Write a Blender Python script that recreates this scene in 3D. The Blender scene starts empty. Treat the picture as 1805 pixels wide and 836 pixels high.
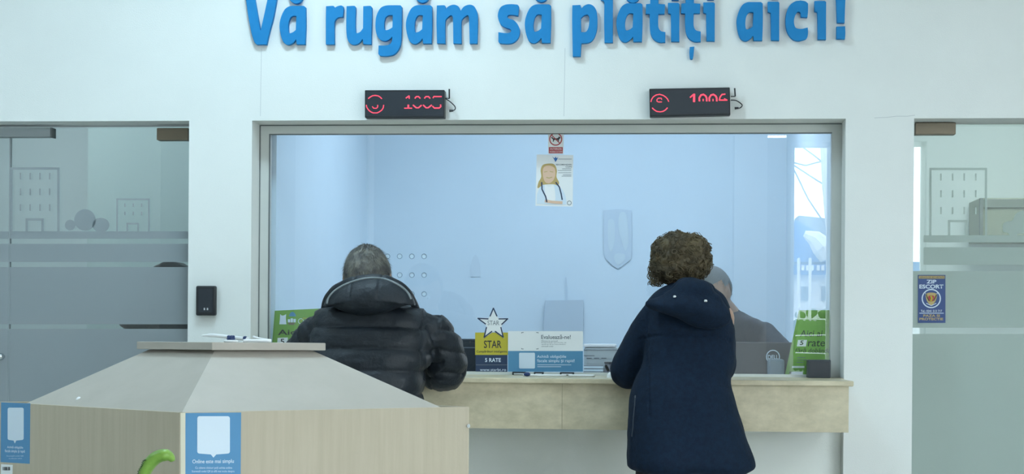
import bpy, bmesh, math, random
from mathutils import Vector, Matrix, noise
random.seed(7)
PI = math.pi
SC = bpy.context.scene
COL = SC.collection

# ------------------------------------------------------------------ camera, world, light, exposure
CAM = Vector((0.0, -6.9, 1.18)); FPX = 2900.0; HY = 600.0
ROT = Matrix.Rotation(0.080, 3, 'Z') @ Matrix.Rotation(PI/2, 3, 'X') @ Matrix.Rotation(0.0075, 3, 'Z')
cd = bpy.data.cameras.new('camera'); cam = bpy.data.objects.new('camera', cd); COL.objects.link(cam)
cam.matrix_world = Matrix.Translation(CAM) @ ROT.to_4x4()
cd.sensor_width = 36; cd.lens = FPX*36/1805; cd.shift_y = (HY-418)/1805; cd.clip_end = 300
SC.camera = cam
SC.view_settings.view_transform = 'Standard'; SC.view_settings.look = 'None'
SC.view_settings.exposure = 0.0; SC.view_settings.gamma = 1.0; SC.view_settings.use_curve_mapping = False
SC.cycles.max_bounces = 8; SC.cycles.diffuse_bounces = 4; SC.cycles.transparent_max_bounces = 16
SC.cycles.use_denoising = True; SC.cycles.sample_clamp_indirect = 6

w = bpy.data.worlds.new('world'); SC.world = w; w.use_nodes = True
w.node_tree.nodes['Background'].inputs[0].default_value = (0.80, 0.93, 1.0, 1)
w.node_tree.nodes['Background'].inputs[1].default_value = 10.0

HALL = dict(x0=-5.2, x1=5.4, y0=-10.2, h=3.8)
COOL = (0.66, 0.97, 1.14); NEUTRAL_FILL = (0.92, 0.98, 1.04)
# (x, y, size x, size y, watts, colour) of the ceiling panels in the hall
HALL_LAMPS = [(-1.25, -1.35, .5, .5, 36, COOL), (-3.4, -2.6, .6, .6, 28, COOL), (2.4, -2.6, .6, .6, 9, COOL),
              (4.0, -7.0, 1.2, 1.2, 70, NEUTRAL_FILL)]  # the large neutral panel is an added, unseen fill light
OFFICE_LAMPS = [(-0.6, 1.3, .6, .3, 16), (0.35, 1.3, .6, .3, 11)]  # lamps added to stand in for the bluish daylight of the office
OFFICE_COL = (0.67, 0.84, 1.0)
LEFT_LAMP, RIGHT_LAMP = 19, 22

def pixray(px, py):
    return ROT @ Vector(((px-902.5)/FPX, (HY-py)/FPX, -1.0))
def P(px, py, Y):
    d = pixray(px, py); t = (Y-CAM.y)/d.y
    return CAM + d*t
class Plane:
    """a real plane in the room with its own u, v axes; dec() gives in-plane coordinates"""
    def __init__(s, O, N, U=None):
        s.O = Vector(O); s.N = Vector(N).normalized()
        s.U = (Vector((0,0,1)).cross(s.N)).normalized() if U is None else Vector(U)
        s.V = s.N.cross(s.U).normalized()
    def dec(s, px, py):
        d = pixray(px, py); t = (s.O-CAM).dot(s.N)/d.dot(s.N); q = CAM+d*t-s.O
        return (q.dot(s.U), q.dot(s.V))
    def pt(s, u, v, n=0): return s.O+s.U*u+s.V*v+s.N*n
def front(Y): return Plane((0, Y, 0), (0, -1, 0))

# ------------------------------------------------------------------ materials
def mat(name, col, rough=.6, metal=0, emit=None, es=0, spec=.5, noise_amt=0, noise_scale=8, bump=0, bump_scale=60, trans=None, alt=None, alt_scale=4, alt_stretch=(1,1,1), sheen=0):
    m = bpy.data.materials.new(name); m.use_nodes = True
    nt = m.node_tree; b = nt.nodes['Principled BSDF']
    b.inputs['Base Color'].default_value = (*col, 1); b.inputs['Roughness'].default_value = rough
    b.inputs['Metallic'].default_value = metal; b.inputs['Specular IOR Level'].default_value = spec
    if sheen: b.inputs['Sheen Weight'].default_value = sheen
    if emit: b.inputs['Emission Color'].default_value = (*emit, 1); b.inputs['Emission Strength'].default_value = es
    tc = nt.nodes.new('ShaderNodeTexCoord')
    if noise_amt or alt:
        mp = nt.nodes.new('ShaderNodeMapping'); mp.inputs['Scale'].default_value = alt_stretch
        nt.links.new(tc.outputs['Object'], mp.inputs[0])
        n = nt.nodes.new('ShaderNodeTexNoise'); n.inputs['Scale'].default_value = alt_scale if alt else noise_scale
        n.inputs['Detail'].default_value = 6; n.inputs['Roughness'].default_value = .6
        nt.links.new(mp.outputs[0], n.inputs['Vector'])
        r = nt.nodes.new('ShaderNodeValToRGB'); nt.links.new(n.outputs[0], r.inputs[0])
        r.color_ramp.elements[0].position = .35; r.color_ramp.elements[1].position = .68
        c2 = alt if alt else tuple(min(1, c*(1-noise_amt)) for c in col)
        r.color_ramp.elements[0].color = (*c2, 1); r.color_ramp.elements[1].color = (*col, 1)
        nt.links.new(r.outputs[0], b.inputs['Base Color'])
    if bump:
        n2 = nt.nodes.new('ShaderNodeTexNoise'); n2.inputs['Scale'].default_value = bump_scale; n2.inputs['Detail'].default_value = 5
        nt.links.new(tc.outputs['Object'], n2.inputs['Vector'])
        bp = nt.nodes.new('ShaderNodeBump'); bp.inputs['Strength'].default_value = bump; bp.inputs['Distance'].default_value = .01
        nt.links.new(n2.outputs[0], bp.inputs['Height']); nt.links.new(bp.outputs[0], b.inputs['Normal'])
    return m

def glass_mat(name, tint=(1,1,1), ior=1.9):
    m = bpy.data.materials.new(name); m.use_nodes = True; nt = m.node_tree; nt.nodes.clear()
    o = nt.nodes.new('ShaderNodeOutputMaterial'); mx = nt.nodes.new('ShaderNodeMixShader')
    t = nt.nodes.new('ShaderNodeBsdfTransparent'); t.inputs[0].default_value = (*tint, 1)
    g = nt.nodes.new('ShaderNodeBsdfGlossy'); g.inputs['Roughness'].default_value = 0.0
    f = nt.nodes.new('ShaderNodeFresnel'); f.inputs['IOR'].default_value = ior
    nt.links.new(f.outputs[0], mx.inputs[0]); nt.links.new(t.outputs[0], mx.inputs[1]); nt.links.new(g.outputs[0], mx.inputs[2])
    nt.links.new(mx.outputs[0], o.inputs[0]); return m

def frost_mat(name, col, clear=.3):
    m = bpy.data.materials.new(name); m.use_nodes = True; nt = m.node_tree; nt.nodes.clear()
    o = nt.nodes.new('ShaderNodeOutputMaterial'); mx = nt.nodes.new('ShaderNodeMixShader'); m2 = nt.nodes.new('ShaderNodeMixShader')
    t = nt.nodes.new('ShaderNodeBsdfTransparent'); t.inputs[0].default_value = (*[min(1, c*1.3) for c in col], 1)
    d = nt.nodes.new('ShaderNodeBsdfDiffuse'); d.inputs[0].default_value = (*col, 1)
    tr = nt.nodes.new('ShaderNodeBsdfTranslucent'); tr.inputs[0].default_value = (*col, 1)
    m2.inputs[0].default_value = .5; mx.inputs[0].default_value = clear
    nt.links.new(d.outputs[0], m2.inputs[1]); nt.links.new(tr.outputs[0], m2.inputs[2])
    nt.links.new(m2.outputs[0], mx.inputs[1]); nt.links.new(t.outputs[0], mx.inputs[2]); nt.links.new(mx.outputs[0], o.inputs[0])
    return m

M = {}
M['wall'] = mat('wall_paint', (.80, .82, .80), .75, noise_amt=.03, noise_scale=3, bump=.08, bump_scale=220)
M['wall_low'] = mat('knee_wall_paint', (.86, .88, .84), .75, noise_amt=.04, noise_scale=3, bump=.08, bump_scale=220)
M['floor'] = mat('floor_tiles', (.76, .74, .68), .3, noise_amt=.1, noise_scale=2)
M['ceiling'] = mat('ceiling_paint', (.8, .8, .8), .9)
M['rear'] = mat('rear_wall_paint', (.55, .57, .58), .9)
M['office'] = mat('office_wall_paint', (.66, .78, .86), .8, noise_amt=.03, noise_scale=2)
M['roomL'] = mat('left_room_paint', (.56, .64, .66), .8)
M['roomLd'] = mat('left_room_reflection_tone', (.47, .57, .57), .8)
M['roomR'] = mat('right_room_paint', (.68, .74, .72), .8)
M['alu'] = mat('window_aluminium', (.62, .64, .61), .5, .0, noise_amt=.05, noise_scale=5)
M['alu_dark'] = mat('gasket', (.14, .16, .16), .6)
M['letter'] = mat('blue_letter_foam', (.018, .235, .55), .6, spec=.2, noise_amt=.06, noise_scale=30)
M['black'] = mat('black_plastic', (.012, .014, .018), .45, bump=.1, bump_scale=300)
M['led_face'] = mat('led_panel_face', (.020, .026, .036), .4)
M['led'] = mat('red_led', (.6, .02, .05), .5, emit=(1.0, .07, .12), es=1.35)
M['wood'] = mat('pale_laminate', (.52, .455, .35), .6, spec=.3, alt=(.47, .41, .31), alt_scale=5, alt_stretch=(9, 9, .55), bump=.04, bump_scale=120)
M['wood_top'] = mat('pale_laminate_slope', (.47, .43, .38), .5, spec=.35, alt=(.43, .395, .345), alt_scale=3, alt_stretch=(2, 2, 2))
M['stone'] = mat('beige_limestone', (.66, .58, .41), .38, alt=(.50, .44, .30), alt_scale=14, alt_stretch=(1, 1, 1.6), bump=.05, bump_scale=40)
M['glass'] = glass_mat('clear_window_glass', (.96, .98, 1.0), 2.1)
M['glass_door'] = glass_mat('greenish_door_glass', (.88, .93, .93), 1.9)
M['frostL'] = frost_mat('frosted_film', (.59, .635, .66), .25)
M['frostR'] = frost_mat('frosted_film_pale', (.72, .79, .755), .3)
M['fitting'] = mat('brushed_patch_fitting', (.22, .18, .13), .45, .4)
M['fitting_grey'] = mat('grey_door_rail', (.36, .40, .42), .4, .4)
M['chrome'] = mat('chrome', (.7, .72, .74), .18, 1)
M['white'] = mat('white_plastic', (.85, .86, .87), .4)
M['paper'] = mat('white_paper', (.80, .82, .83), .8)
M['sheet_blue'] = mat('blue_print', (.08, .26, .48), .6)
M['sheet_blue_b'] = mat('blue_print_window', (.085, .26, .44), .6)
M['bubble'] = mat('pale_blue_print', (.66, .76, .86), .6)
M['yellow'] = mat('yellow_print', (.50, .43, .035), .6)
M['navy'] = mat('navy_print', (.020, .040, .095), .6)
M['navy_zip'] = mat('blue_navy_print', (.045, .085, .24), .6)
M['green'] = mat('green_print', (.17, .36, .06), .6)
M['green_dark'] = mat('dark_green_print', (.14, .30, .045), .6)
M['ink'] = mat('black_ink', (.03, .03, .035), .6)
M['ink_grey'] = mat('grey_ink', (.14, .17, .20), .6)
M['ink_blue'] = mat('blue_ink', (.03, .14, .40), .6)
M['red_ink'] = mat('red_ink', (.42, .05, .06), .6)
M['gold_ink'] = mat('gold_ink', (.50, .38, .16), .6)
M['skin'] = mat('skin', (.46, .29, .21), .5, noise_amt=.1, noise_scale=20)
M['skin_pale'] = mat('pale_skin_print', (.72, .50, .36), .6)
M['blond'] = mat('blond_print', (.50, .36, .14), .6)
M['puffer'] = mat('black_puffer_nylon', (.014, .020, .028), .5, spec=.35, noise_amt=.3, noise_scale=30, bump=.25, bump_scale=90)
M['puffer_dark'] = mat('black_hood_lining', (.006, .007, .010), .8)
M['piping'] = mat('grey_piping', (.20, .23, .24), .6)
M['coat'] = mat('navy_coat_cloth', (.0035, .015, .037), .85, noise_amt=.35, noise_scale=60, bump=.2, bump_scale=140, spec=.25)
M['trousers'] = mat('dark_trousers', (.02, .022, .03), .85)
M['shoe'] = mat('dark_leather', (.02, .017, .015), .4)
M['hair_grey'] = mat('grey_brown_hair', (.20, .19, .16), .75, alt=(.075, .075, .075), alt_scale=26)
M['hair_brown'] = mat('brown_curly_hair', (.14, .105, .050), .7, alt=(.035, .026, .014), alt_scale=13)
M['hair_short'] = mat('short_grey_hair', (.19, .21, .22), .8)
M['eye'] = mat('eye_white', (.7, .7, .68), .3)
M['jacket'] = mat('dark_grey_jacket', (.014, .030, .050), .8, bump=.15, bump_scale=80)
M['monitor'] = mat('dark_monitor_plastic', (.022, .028, .036), .5)
M['blue_cap'] = mat('blue_plastic', (.008, .03, .12), .35)
M['leaf'] = mat('green_leaf', (.24, .42, .07), .4, alt=(.13, .29, .03), alt_scale=24)
M['leaf_edge'] = mat('leaf_edge', (.02, .05, .01), .6)
M['pot'] = mat('clay_pot', (.30, .14, .08), .8)
M['soil'] = mat('soil', (.04, .03, .02), .9)
M['shield'] = mat('pale_blue_plaque', (.55, .66, .75), .6)
M['shield_hi'] = mat('pale_plaque_relief', (.60, .71, .77), .6)
M['asphalt'] = mat('street_paving', (.09, .10, .10), .8, noise_amt=.2, noise_scale=2)
M['facade'] = mat('white_facade', (.80, .82, .84), .8)
M['facade_grey'] = mat('grey_facade', (.22, .28, .34), .8)
M['awning'] = mat('blue_awning_cloth', (.06, .20, .48), .7)
M['bush'] = mat('street_tree_leaves', (.06, .13, .03), .8, alt=(.03, .07, .02), alt_scale=6)
M['bark'] = mat('bark', (.08, .06, .04), .9)
M['lamp'] = mat('lamp_diffuser', (.9, .9, .9), .5, emit=(.85, .95, 1), es=4)
M['lamp_hot'] = mat('bright_diffuser', (.9, .9, .9), .5, emit=(.85, .95, 1), es=9)
M['steel'] = mat('painted_steel', (.55, .58, .6), .4, .3)

# ------------------------------------------------------------------ object helpers
def wloc(o):
    v = Vector((0,0,0))
    while o: v += o.location; o = o.parent
    return v
def tag(o, label=None, cat=None, group=None, kind=None):
    if label: o['label'] = label
    if cat: o['category'] = cat
    if group: o['group'] = group
    if kind: o['kind'] = kind
    return o
def thing(name, loc, label, cat, group=None):
    o = bpy.data.objects.new(name, None); COL.objects.link(o); o.location = Vector(loc); o.empty_display_size = .05
    return tag(o, label, cat, group)
def link_mesh(name, me, m, parent=None, smooth=False):
    """me has world coordinates; the object's origin goes to its parent's, or to the middle of its base"""
    if parent: org = wloc(parent)
    else:
        xs = [v.co for v in me.vertices]
        lo = [min(c[i] for c in xs) for i in range(3)]; hi = [max(c[i] for c in xs) for i in range(3)]
        org = Vector(((lo[0]+hi[0])/2, (lo[1]+hi[1])/2, lo[2]))
    me.transform(Matrix.Translation(-org)); me.name = name
    o = bpy.data.objects.new(name, me); COL.objects.link(o)
    if parent: o.parent = parent
    else: o.location = org
    me.materials.clear()
    for mm in (m if isinstance(m, (list, tuple)) else [m]): me.materials.append(mm)
    if smooth:
        for p in me.polygons: p.use_smooth = True
    return o
def obj(name, bm, m, parent=None, smooth=False):
    bmesh.ops.recalc_face_normals(bm, faces=bm.faces)
    me = bpy.data.meshes.new(name); bm.to_mesh(me); bm.free()
    return link_mesh(name, me, m, parent, smooth)
def struct(name, bm, m, parent=None):
    o = obj(name, bm, m, parent)
    if not parent: o['kind'] = 'structure'
    return o
def BM(): return bmesh.new()
def box(bm, x0, x1, y0, y1, z0, z1, bev=0):
    if x0 > x1: x0, x1 = x1, x0
    if y0 > y1: y0, y1 = y1, y0
    if z0 > z1: z0, z1 = z1, z0
    r = bmesh.ops.create_cube(bm, size=1)
    for v in r['verts']:
        v.co = Vector(((x0+x1)/2+v.co.x*(x1-x0), (y0+y1)/2+v.co.y*(y1-y0), (z0+z1)/2+v.co.z*(z1-z0)))
    if bev:
        es = list({e for v in r['verts'] for e in v.link_edges})
        bmesh.ops.bevel(bm, geom=es, offset=bev, segments=2, profile=.5, affect='EDGES')
    return bm
def pbox(bm, px0, py0, px1, py1, Y, d, bev=0):
    """a box whose face towards the hall lies in plane Y, d deep"""
    a = P(px0, py1, Y); b = P(px1, py0, Y)
    a2 = P(px0, py0, Y); b2 = P(px1, py1, Y)
    return box(bm, (a.x+a2.x)/2, (b.x+b2.x)/2, Y, Y+d, (a.z+b2.z)/2, (b.z+a2.z)/2, bev)
def hull(bm, pts):
    vs = [bm.verts.new(p) for p in pts]
    bmesh.ops.convex_hull(bm, input=vs); return bm
def tube(bm, pts, rad, seg=10, caps=True, flat=None):
    pts = [Vector(p) for p in pts]; n = len(pts)
    if not isinstance(rad, (list, tuple)): rad = [rad]*n
    rings = []; prev = None
    for i, p in enumerate(pts):
        t = (pts[min(i+1, n-1)]-pts[max(i-1, 0)]).normalized()
        if prev is None:
            a = Vector((0,0,1)) if abs(t.z) < .9 else Vector((1,0,0))
            prev = t.cross(a).normalized()
        u = (prev - t*prev.dot(t)).normalized(); v = t.cross(u); prev = u
        ring = []
        for k in range(seg):
            a = 2*PI*k/seg
            ring.append(bm.verts.new(p+u*math.cos(a)*rad[i]+v*math.sin(a)*rad[i]*(flat or 1)))
        rings.append(ring)
    for i in range(n-1):
        for k in range(seg):
            bm.faces.new((rings[i][k], rings[i][(k+1)%seg], rings[i+1][(k+1)%seg], rings[i+1][k]))
    if caps: bm.faces.new(rings[0][::-1]); bm.faces.new(rings[-1])
    return bm
def ball(bm, c, r, seg=16, rings=10, fn=None, rot=None):
    r = r if isinstance(r, (tuple, list, Vector)) else (r, r, r)
    q = bmesh.ops.create_uvsphere(bm, u_segments=seg, v_segments=rings, radius=1)
    for v in q['verts']:
        d = v.co.copy()
        if fn: d = fn(d)
        d = Vector((d.x*r[0], d.y*r[1], d.z*r[2]))
        if rot: d = rot @ d
        v.co = Vector(c)+d
    return bm
def capsule(bm, a, b, ra, rb, seg=14):
    a = Vector(a); b = Vector(b)
    ball(bm, a, ra, seg, 8); ball(bm, b, rb, seg, 8); tube(bm, [a, b], [ra, rb], seg)
    return bm
def rings_loft(bm, rows, seg=40, ex=2.4):
    """rows: (cx, cy, z, rx, ry)"""
    R = []
    for cx, cy, z, rx, ry in rows:
        ring = []
        for k in range(seg):
            a = 2*PI*k/seg; c, s = math.cos(a), math.sin(a)
            ring.append(bm.verts.new((cx+rx*math.copysign(abs(c)**(2/ex), c), cy+ry*math.copysign(abs(s)**(2/ex), s), z)))
        R.append(ring)
    for i in range(len(R)-1):
        for k in range(seg): bm.faces.new((R[i][k], R[i][(k+1)%seg], R[i+1][(k+1)%seg], R[i+1][k]))
    bm.faces.new(R[0]); bm.faces.new(R[-1][::-1]); return bm
def cat_rom(rows, n=4):
    out = []
    for i in range(len(rows)-1):
        p0, p1, p2, p3 = rows[max(i-1,0)], rows[i], rows[i+1], rows[min(i+2, len(rows)-1)]
        for k in range(n):
            t = k/n
            out.append(tuple(.5*((2*b)+(c-a)*t+(2*a-5*b+4*c-d)*t*t+(3*b-a-3*c+d)*t**3) for a,b,c,d in zip(p0,p1,p2,p3)))
    out.append(tuple(rows[-1])); return out
def remeshed(bm, voxel, smooth=2):
    """the outer surface of all that is in bm, as one continuous mesh"""
    me = bpy.data.meshes.new('t'); bm.to_mesh(me); bm.free()
    o = bpy.data.objects.new('t', me); COL.objects.link(o)
    r = o.modifiers.new('r', 'REMESH'); r.mode = 'VOXEL'; r.voxel_size = voxel
    s = o.modifiers.new('s', 'SMOOTH'); s.iterations = smooth; s.factor = .5
    dg = bpy.context.evaluated_depsgraph_get(); dg.update()
    out = bpy.data.meshes.new_from_object(o.evaluated_get(dg))
    bpy.data.objects.remove(o); bpy.data.meshes.remove(me)
    return out
def displace(me, fn):
    ns = [v.normal.copy() for v in me.vertices]
    for v, n in zip(me.vertices, ns):
        v.co = v.co + n*fn(v.co, n)
    me.update(); return me
def curve_to_mesh(cu):
    o = bpy.data.objects.new('t', cu); COL.objects.link(o)
    dg = bpy.context.evaluated_depsgraph_get(); dg.update()
    me = bpy.data.meshes.new_from_object(o.evaluated_get(dg))
    bpy.data.objects.remove(o); return me
def fill2d(contours, extrude=.0003, bevel=0):
    cu = bpy.data.curves.new('t', 'CURVE'); cu.dimensions = '2D'; cu.fill_mode = 'BOTH'
    cu.extrude = extrude; cu.bevel_depth = bevel; cu.bevel_resolution = 1
    for c in contours:
        s = cu.splines.new('POLY'); s.points.add(len(c)-1); s.use_cyclic_u = True
        for i, p in enumerate(c): s.points[i].co = (p[0], p[1], 0, 1)
    me = curve_to_mesh(cu); bpy.data.curves.remove(cu); return me
def decal(name, contours, m, parent, pl, layer=1, thick=.0006, bevel=0, raw=False):
    """flat printed shape lying on plane pl; contours in photo pixels"""
    cs = contours if raw else [[pl.dec(*p) for p in c] for c in contours]
    me = fill2d(cs, thick/2, bevel)
    for v in me.vertices: v.co = pl.pt(v.co.x, v.co.y, v.co.z + layer*.0007)
    return link_mesh(name, me, m, parent)
def rect(x0, y0, x1, y1): return [(x0,y0),(x1,y0),(x1,y1),(x0,y1)]
def rrect(x0, y0, x1, y1, r, n=4):
    out = []
    for cx, cy, a0 in ((x1-r,y0+r,-90),(x1-r,y1-r,0),(x0+r,y1-r,90),(x0+r,y0+r,180)):
        for k in range(n+1):
            a = math.radians(a0+90*k/n); out.append((cx+r*math.cos(a), cy+r*math.sin(a)))
    return out
def disc(cx, cy, r, ry=None, n=28):
    ry = ry or r
    return [(cx+r*math.cos(2*PI*k/n), cy+ry*math.sin(2*PI*k/n)) for k in range(n)]
def stroke(pts, wd):
    """outline in pixels of a thick polyline"""
    L, R = [], []
    n = len(pts)
    for i in range(n):
        a = Vector(pts[max(i-1,0)]); b = Vector(pts[min(i+1,n-1)]); t = (b-a).normalized(); q = Vector((-t.y, t.x))*wd/2
        p = Vector(pts[i])
        if i == 0: p = p-t*wd*.3
        if i == n-1: p = p+t*wd*.3
        L.append(tuple(p+q)); R.append(tuple(p-q))
    return L+R[::-1]
def text(name, s, boxpx, m, parent, pl, layer=2, bold=0, thick=.0005, shear=0):
    """lettering fitted into a quad of the photo: boxpx = (x0,y0,x1,y1[,dy]) ; dy = drop of the right end"""
    cu = bpy.data.curves.new('t', 'FONT'); cu.body = s; cu.size = 1; cu.extrude = 0; cu.offset = bold; cu.shear = shear
    cu.resolution_u = 3
    me = curve_to_mesh(cu); bpy.data.curves.remove(cu)
    if not me.vertices: return None
    xs = [v.co.x for v in me.vertices]; ys = [v.co.y for v in me.vertices]
    x0, x1, y0, y1 = min(xs), max(xs), min(ys), max(ys)
    bx0, by0, bx1, by1 = boxpx[:4]; dy = boxpx[4] if len(boxpx) > 4 else 0
    for v in me.vertices:
        a = (v.co.x-x0)/(x1-x0); b = (v.co.y-y0)/(y1-y0)
        u, vv = pl.dec(bx0+(bx1-bx0)*a, by1+(by0-by1)*b+dy*a)
        v.co = pl.pt(u, vv, layer*.0007)
    return link_mesh(name, me, m, parent)

# ------------------------------------------------------------------ the room
WY0, WY1, GY = 0.0, 0.20, 0.155        # hall wall front and back, glass
H = HALL
xa = P(332, 420, 0).x                   # right edge of left doorway
xb = P(443, 400, 0).x                   # window opening
xc = P(1489.5, 400, 0).x
xd = P(1610, 400, 0).x                  # left edge of right doorway
zt = P(960, 211, 0).z                   # head of the openings
zdl = P(160, 213, 0).z; zdr = P(1700, 207, 0).z
zc = P(950, 667, -.45).z                # counter top
bm = BM()
box(bm, H['x0'], H['x1'], WY0, WY1, zt, H['h'])
box(bm, xa, xb, WY0, WY1, 0, zt); box(bm, xc, xd, WY0, WY1, 0, zt)
box(bm, H['x0'], xa-1.35, WY0, WY1, 0, zt); box(bm, xd+1.35, H['x1'], WY0, WY1, 0, zt)
bmesh.ops.remove_doubles(bm, verts=bm.verts, dist=1e-5)
wallf = struct('wall_front', bm, M['wall'])
bm = BM(); box(bm, xb, xc, .07, WY1, 0, zc-.03); struct('wall_knee', bm, M['wall_low'])
bm = BM(); box(bm, -9, 9, -10.2, 4, -.1, 0); struct('floor', bm, M['floor'])
bm = BM(); box(bm, H['x0'], H['x1'], -10.2, .2, H['h'], H['h']+.1); struct('ceiling', bm, M['ceiling'])
bm = BM(); box(bm, H['x0']-.2, H['x0'], -10.4, .2, 0, H['h']); struct('wall_left', bm, M['wall'])
wy0_, wy1_, wz0_, wz1_ = -9.6, -4.8, .5, 2.7
bm = BM(); box(bm, H['x1'], H['x1']+.2, -10.4, wy0_, 0, H['h']); box(bm, H['x1'], H['x1']+.2, wy1_, .2, 0, H['h'])
box(bm, H['x1'], H['x1']+.2, wy0_, wy1_, 0, wz0_); box(bm, H['x1'], H['x1']+.2, wy0_, wy1_, wz1_, H['h']); struct('wall_right', bm, M['wall'])
sw = bpy.data.objects.new('window_added', None); COL.objects.link(sw); sw.location = (H['x1']+.1, -7.2, wz0_); sw['kind'] = 'structure'  # side window added out of view to let in low fill light
bm = BM()
for y in (wy0_+.03, -8.0, -6.4, wy1_-.03): box(bm, H['x1']+.07, H['x1']+.13, y-.03, y+.03, wz0_, wz1_)
box(bm, H['x1']+.07, H['x1']+.13, wy0_, wy1_, wz0_, wz0_+.05); box(bm, H['x1']+.07, H['x1']+.13, wy0_, wy1_, wz1_-.05, wz1_); struct('window_frame', bm, M['white'], sw)
# rear wall with the glazed entrance that the window glass mirrors
VY = 2*GY-H['y0']                       # depth of the mirrored rear wall
ex0 = P(1394, 400, VY).x; ex1 = P(1632, 400, VY).x; ez = P(1430, 250, VY).z
bm = BM()
box(bm, H['x0'], ex0, H['y0']-.2, H['y0'], 0, H['h']); box(bm, ex1, H['x1'], H['y0']-.2, H['y0'], 0, H['h'])
box(bm, ex0, ex1, H['y0']-.2, H['y0'], ez, H['h'])
struct('wall_rear', bm, M['rear'])
ent = thing('door_1', ((ex0+ex1)/2, H['y0']-.1, 0), None, None); ent['kind'] = 'structure'
bm = BM()
for x in (ex0+.02, ex0+.40, ex1-.03): box(bm, x-.02, x+.02, H['y0']-.13, H['y0']-.07, 0, ez)
box(bm, ex0, ex1, H['y0']-.13, H['y0']-.07, ez-.05, ez); struct('door_frame', bm, M['white'], ent)
# rear columns, lit by the panels
for i, (pa, pb) in enumerate(((1294, 1352), (520, 650))):
    bm = BM(); Yv = VY-1.6; a = P(pa, 400, Yv).x; b = P(pb, 400, Yv).x
    box(bm, a, b, 2*GY-Yv-.3, 2*GY-Yv, 0, H['h']); struct('trim_%d' % (i+1), bm, M['ceiling'])
# thin joints in the plaster
bm = BM()
for pts in ([(461,86),(460,140),(459,205)], [(996,85),(995,150),(994,205)], [(1541,208),(1563,207),(1580,205),(1600,205),(1613,203)]):
    q = [P(x, y, -.0003) for x, y in pts]
    for a, b in zip(q, q[1:]):
        d = (b-a).normalized(); n = Vector((d.z, 0, -d.x))*.0009
        f = bm.faces.new([bm.verts.new(p) for p in (a-n, b-n, b+n, a+n)])
struct('crack', bm, mat('plaster_joint', (.52, .54, .55), .9), wallf)

# office behind the window
OB = 2.55
xr = P(1386, 400, OB).x; xl = P(646, 400, OB).x
zo = 3.0
bm = BM(); box(bm, xl-.1, xr+.1, OB, OB+.1, 0, zo); struct('wall_office_back', bm, M['office'])
bm = BM(); box(bm, xl-.1, xl, WY1, OB, 0, zo); struct('wall_office_left', bm, M['office'])
bm = BM(); box(bm, xr, xr+.1, WY1, OB, 0, zo); struct('wall_office_right', bm, M['office'])
bm = BM(); box(bm, xl-.1, xr+.1, WY1, OB+.1, zo, zo+.1); struct('ceiling_office', bm, M['ceiling'])
# room behind the left door
bm = BM(); box(bm, -4.6, xl-.1, 2.0, 2.1, 0, 3); struct('wall_left_room', bm, M['roomL'])
bm = BM(); box(bm, P(154, 400, 1.75).x, xl-.1, 1.75, 1.85, 0, 3); struct('wall_left_room_added', bm, M['roomLd'])  # added wall whose edge and tone stand in for a reflection boundary
bm = BM(); box(bm, -4.7, -4.6, WY1, 2.1, 0, 3); struct('wall_left_room_side', bm, M['roomL'])
bm = BM(); box(bm, -4.7, xl-.1, WY1, 2.1, 3, 3.1); struct('ceiling_left_room', bm, M['ceiling'])
# room behind the right door
bm = BM(); box(bm, xr+.1, 4.6, 2.4, 2.5, 0, 3); struct('wall_right_room', bm, M['roomR'])
bm = BM(); box(bm, 4.5, 4.6, WY1, 2.4, 0, 3); struct('wall_right_room_side', bm, M['roomR'])
bm = BM(); box(bm, xr+.1, 4.6, WY1, 2.5, 3, 3.1); struct('ceiling_right_room', bm, M['ceiling'])

def area(name, loc, sx, sy, wt, col, parent=None):
    ld = bpy.data.lights.new(name, 'AREA'); ld.shape = 'RECTANGLE'; ld.size = sx; ld.size_y = sy; ld.energy = wt; ld.color = col
    o = bpy.data.objects.new(name, ld); COL.objects.link(o)
    if parent: o.parent = parent; o.location = Vector(loc)-wloc(parent)
    else: o.location = loc
    return o
def lamp(x, y, sx, sy, wt, h, col, label, group, size_scale=1):
    t = thing('ceiling_light', (x, y, h-.05), label, 'ceiling light', group)
    bm = BM(); f = .02
    box(bm, x-sx/2-f, x+sx/2+f, y-sy/2-f, y-sy/2, h-.05, h); box(bm, x-sx/2-f, x+sx/2+f, y+sy/2, y+sy/2+f, h-.05, h)
    box(bm, x-sx/2-f, x-sx/2, y-sy/2, y+sy/2, h-.05, h); box(bm, x+sx/2, x+sx/2+f, y-sy/2, y+sy/2, h-.05, h)
    obj('frame', bm, M['white'], t)
    bm = BM(); box(bm, x-sx/2, x+sx/2, y-sy/2, y+sy/2, h-.035, h-.02); obj('diffuser', bm, M['lamp'], t)
    area('lamp_light', (x, y, h-.045), sx, sy, wt, col, t)
for x, y, sx, sy, wt, lc in HALL_LAMPS: lamp(x, y, sx, sy, wt, H['h'], lc, 'unseen square white panel light on the hall ceiling above the picture', 'hall ceiling panel lights')
for x, y, sx, sy, wt in OFFICE_LAMPS: lamp(x, y, sx, sy, wt, zo, OFFICE_COL, 'panel light added on the office ceiling to stand in for bluish daylight', 'added office ceiling lights')
lamp((xa-1.0), .75, .5, .5, LEFT_LAMP, 3, (.86, .95, 1), 'white panel light in the room behind the left glass door', None)
lamp(xd+.8, 1.2, .5, .5, RIGHT_LAMP, 3, (.92, 1, .98), 'white panel light in the room behind the right glass door', None)

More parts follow.
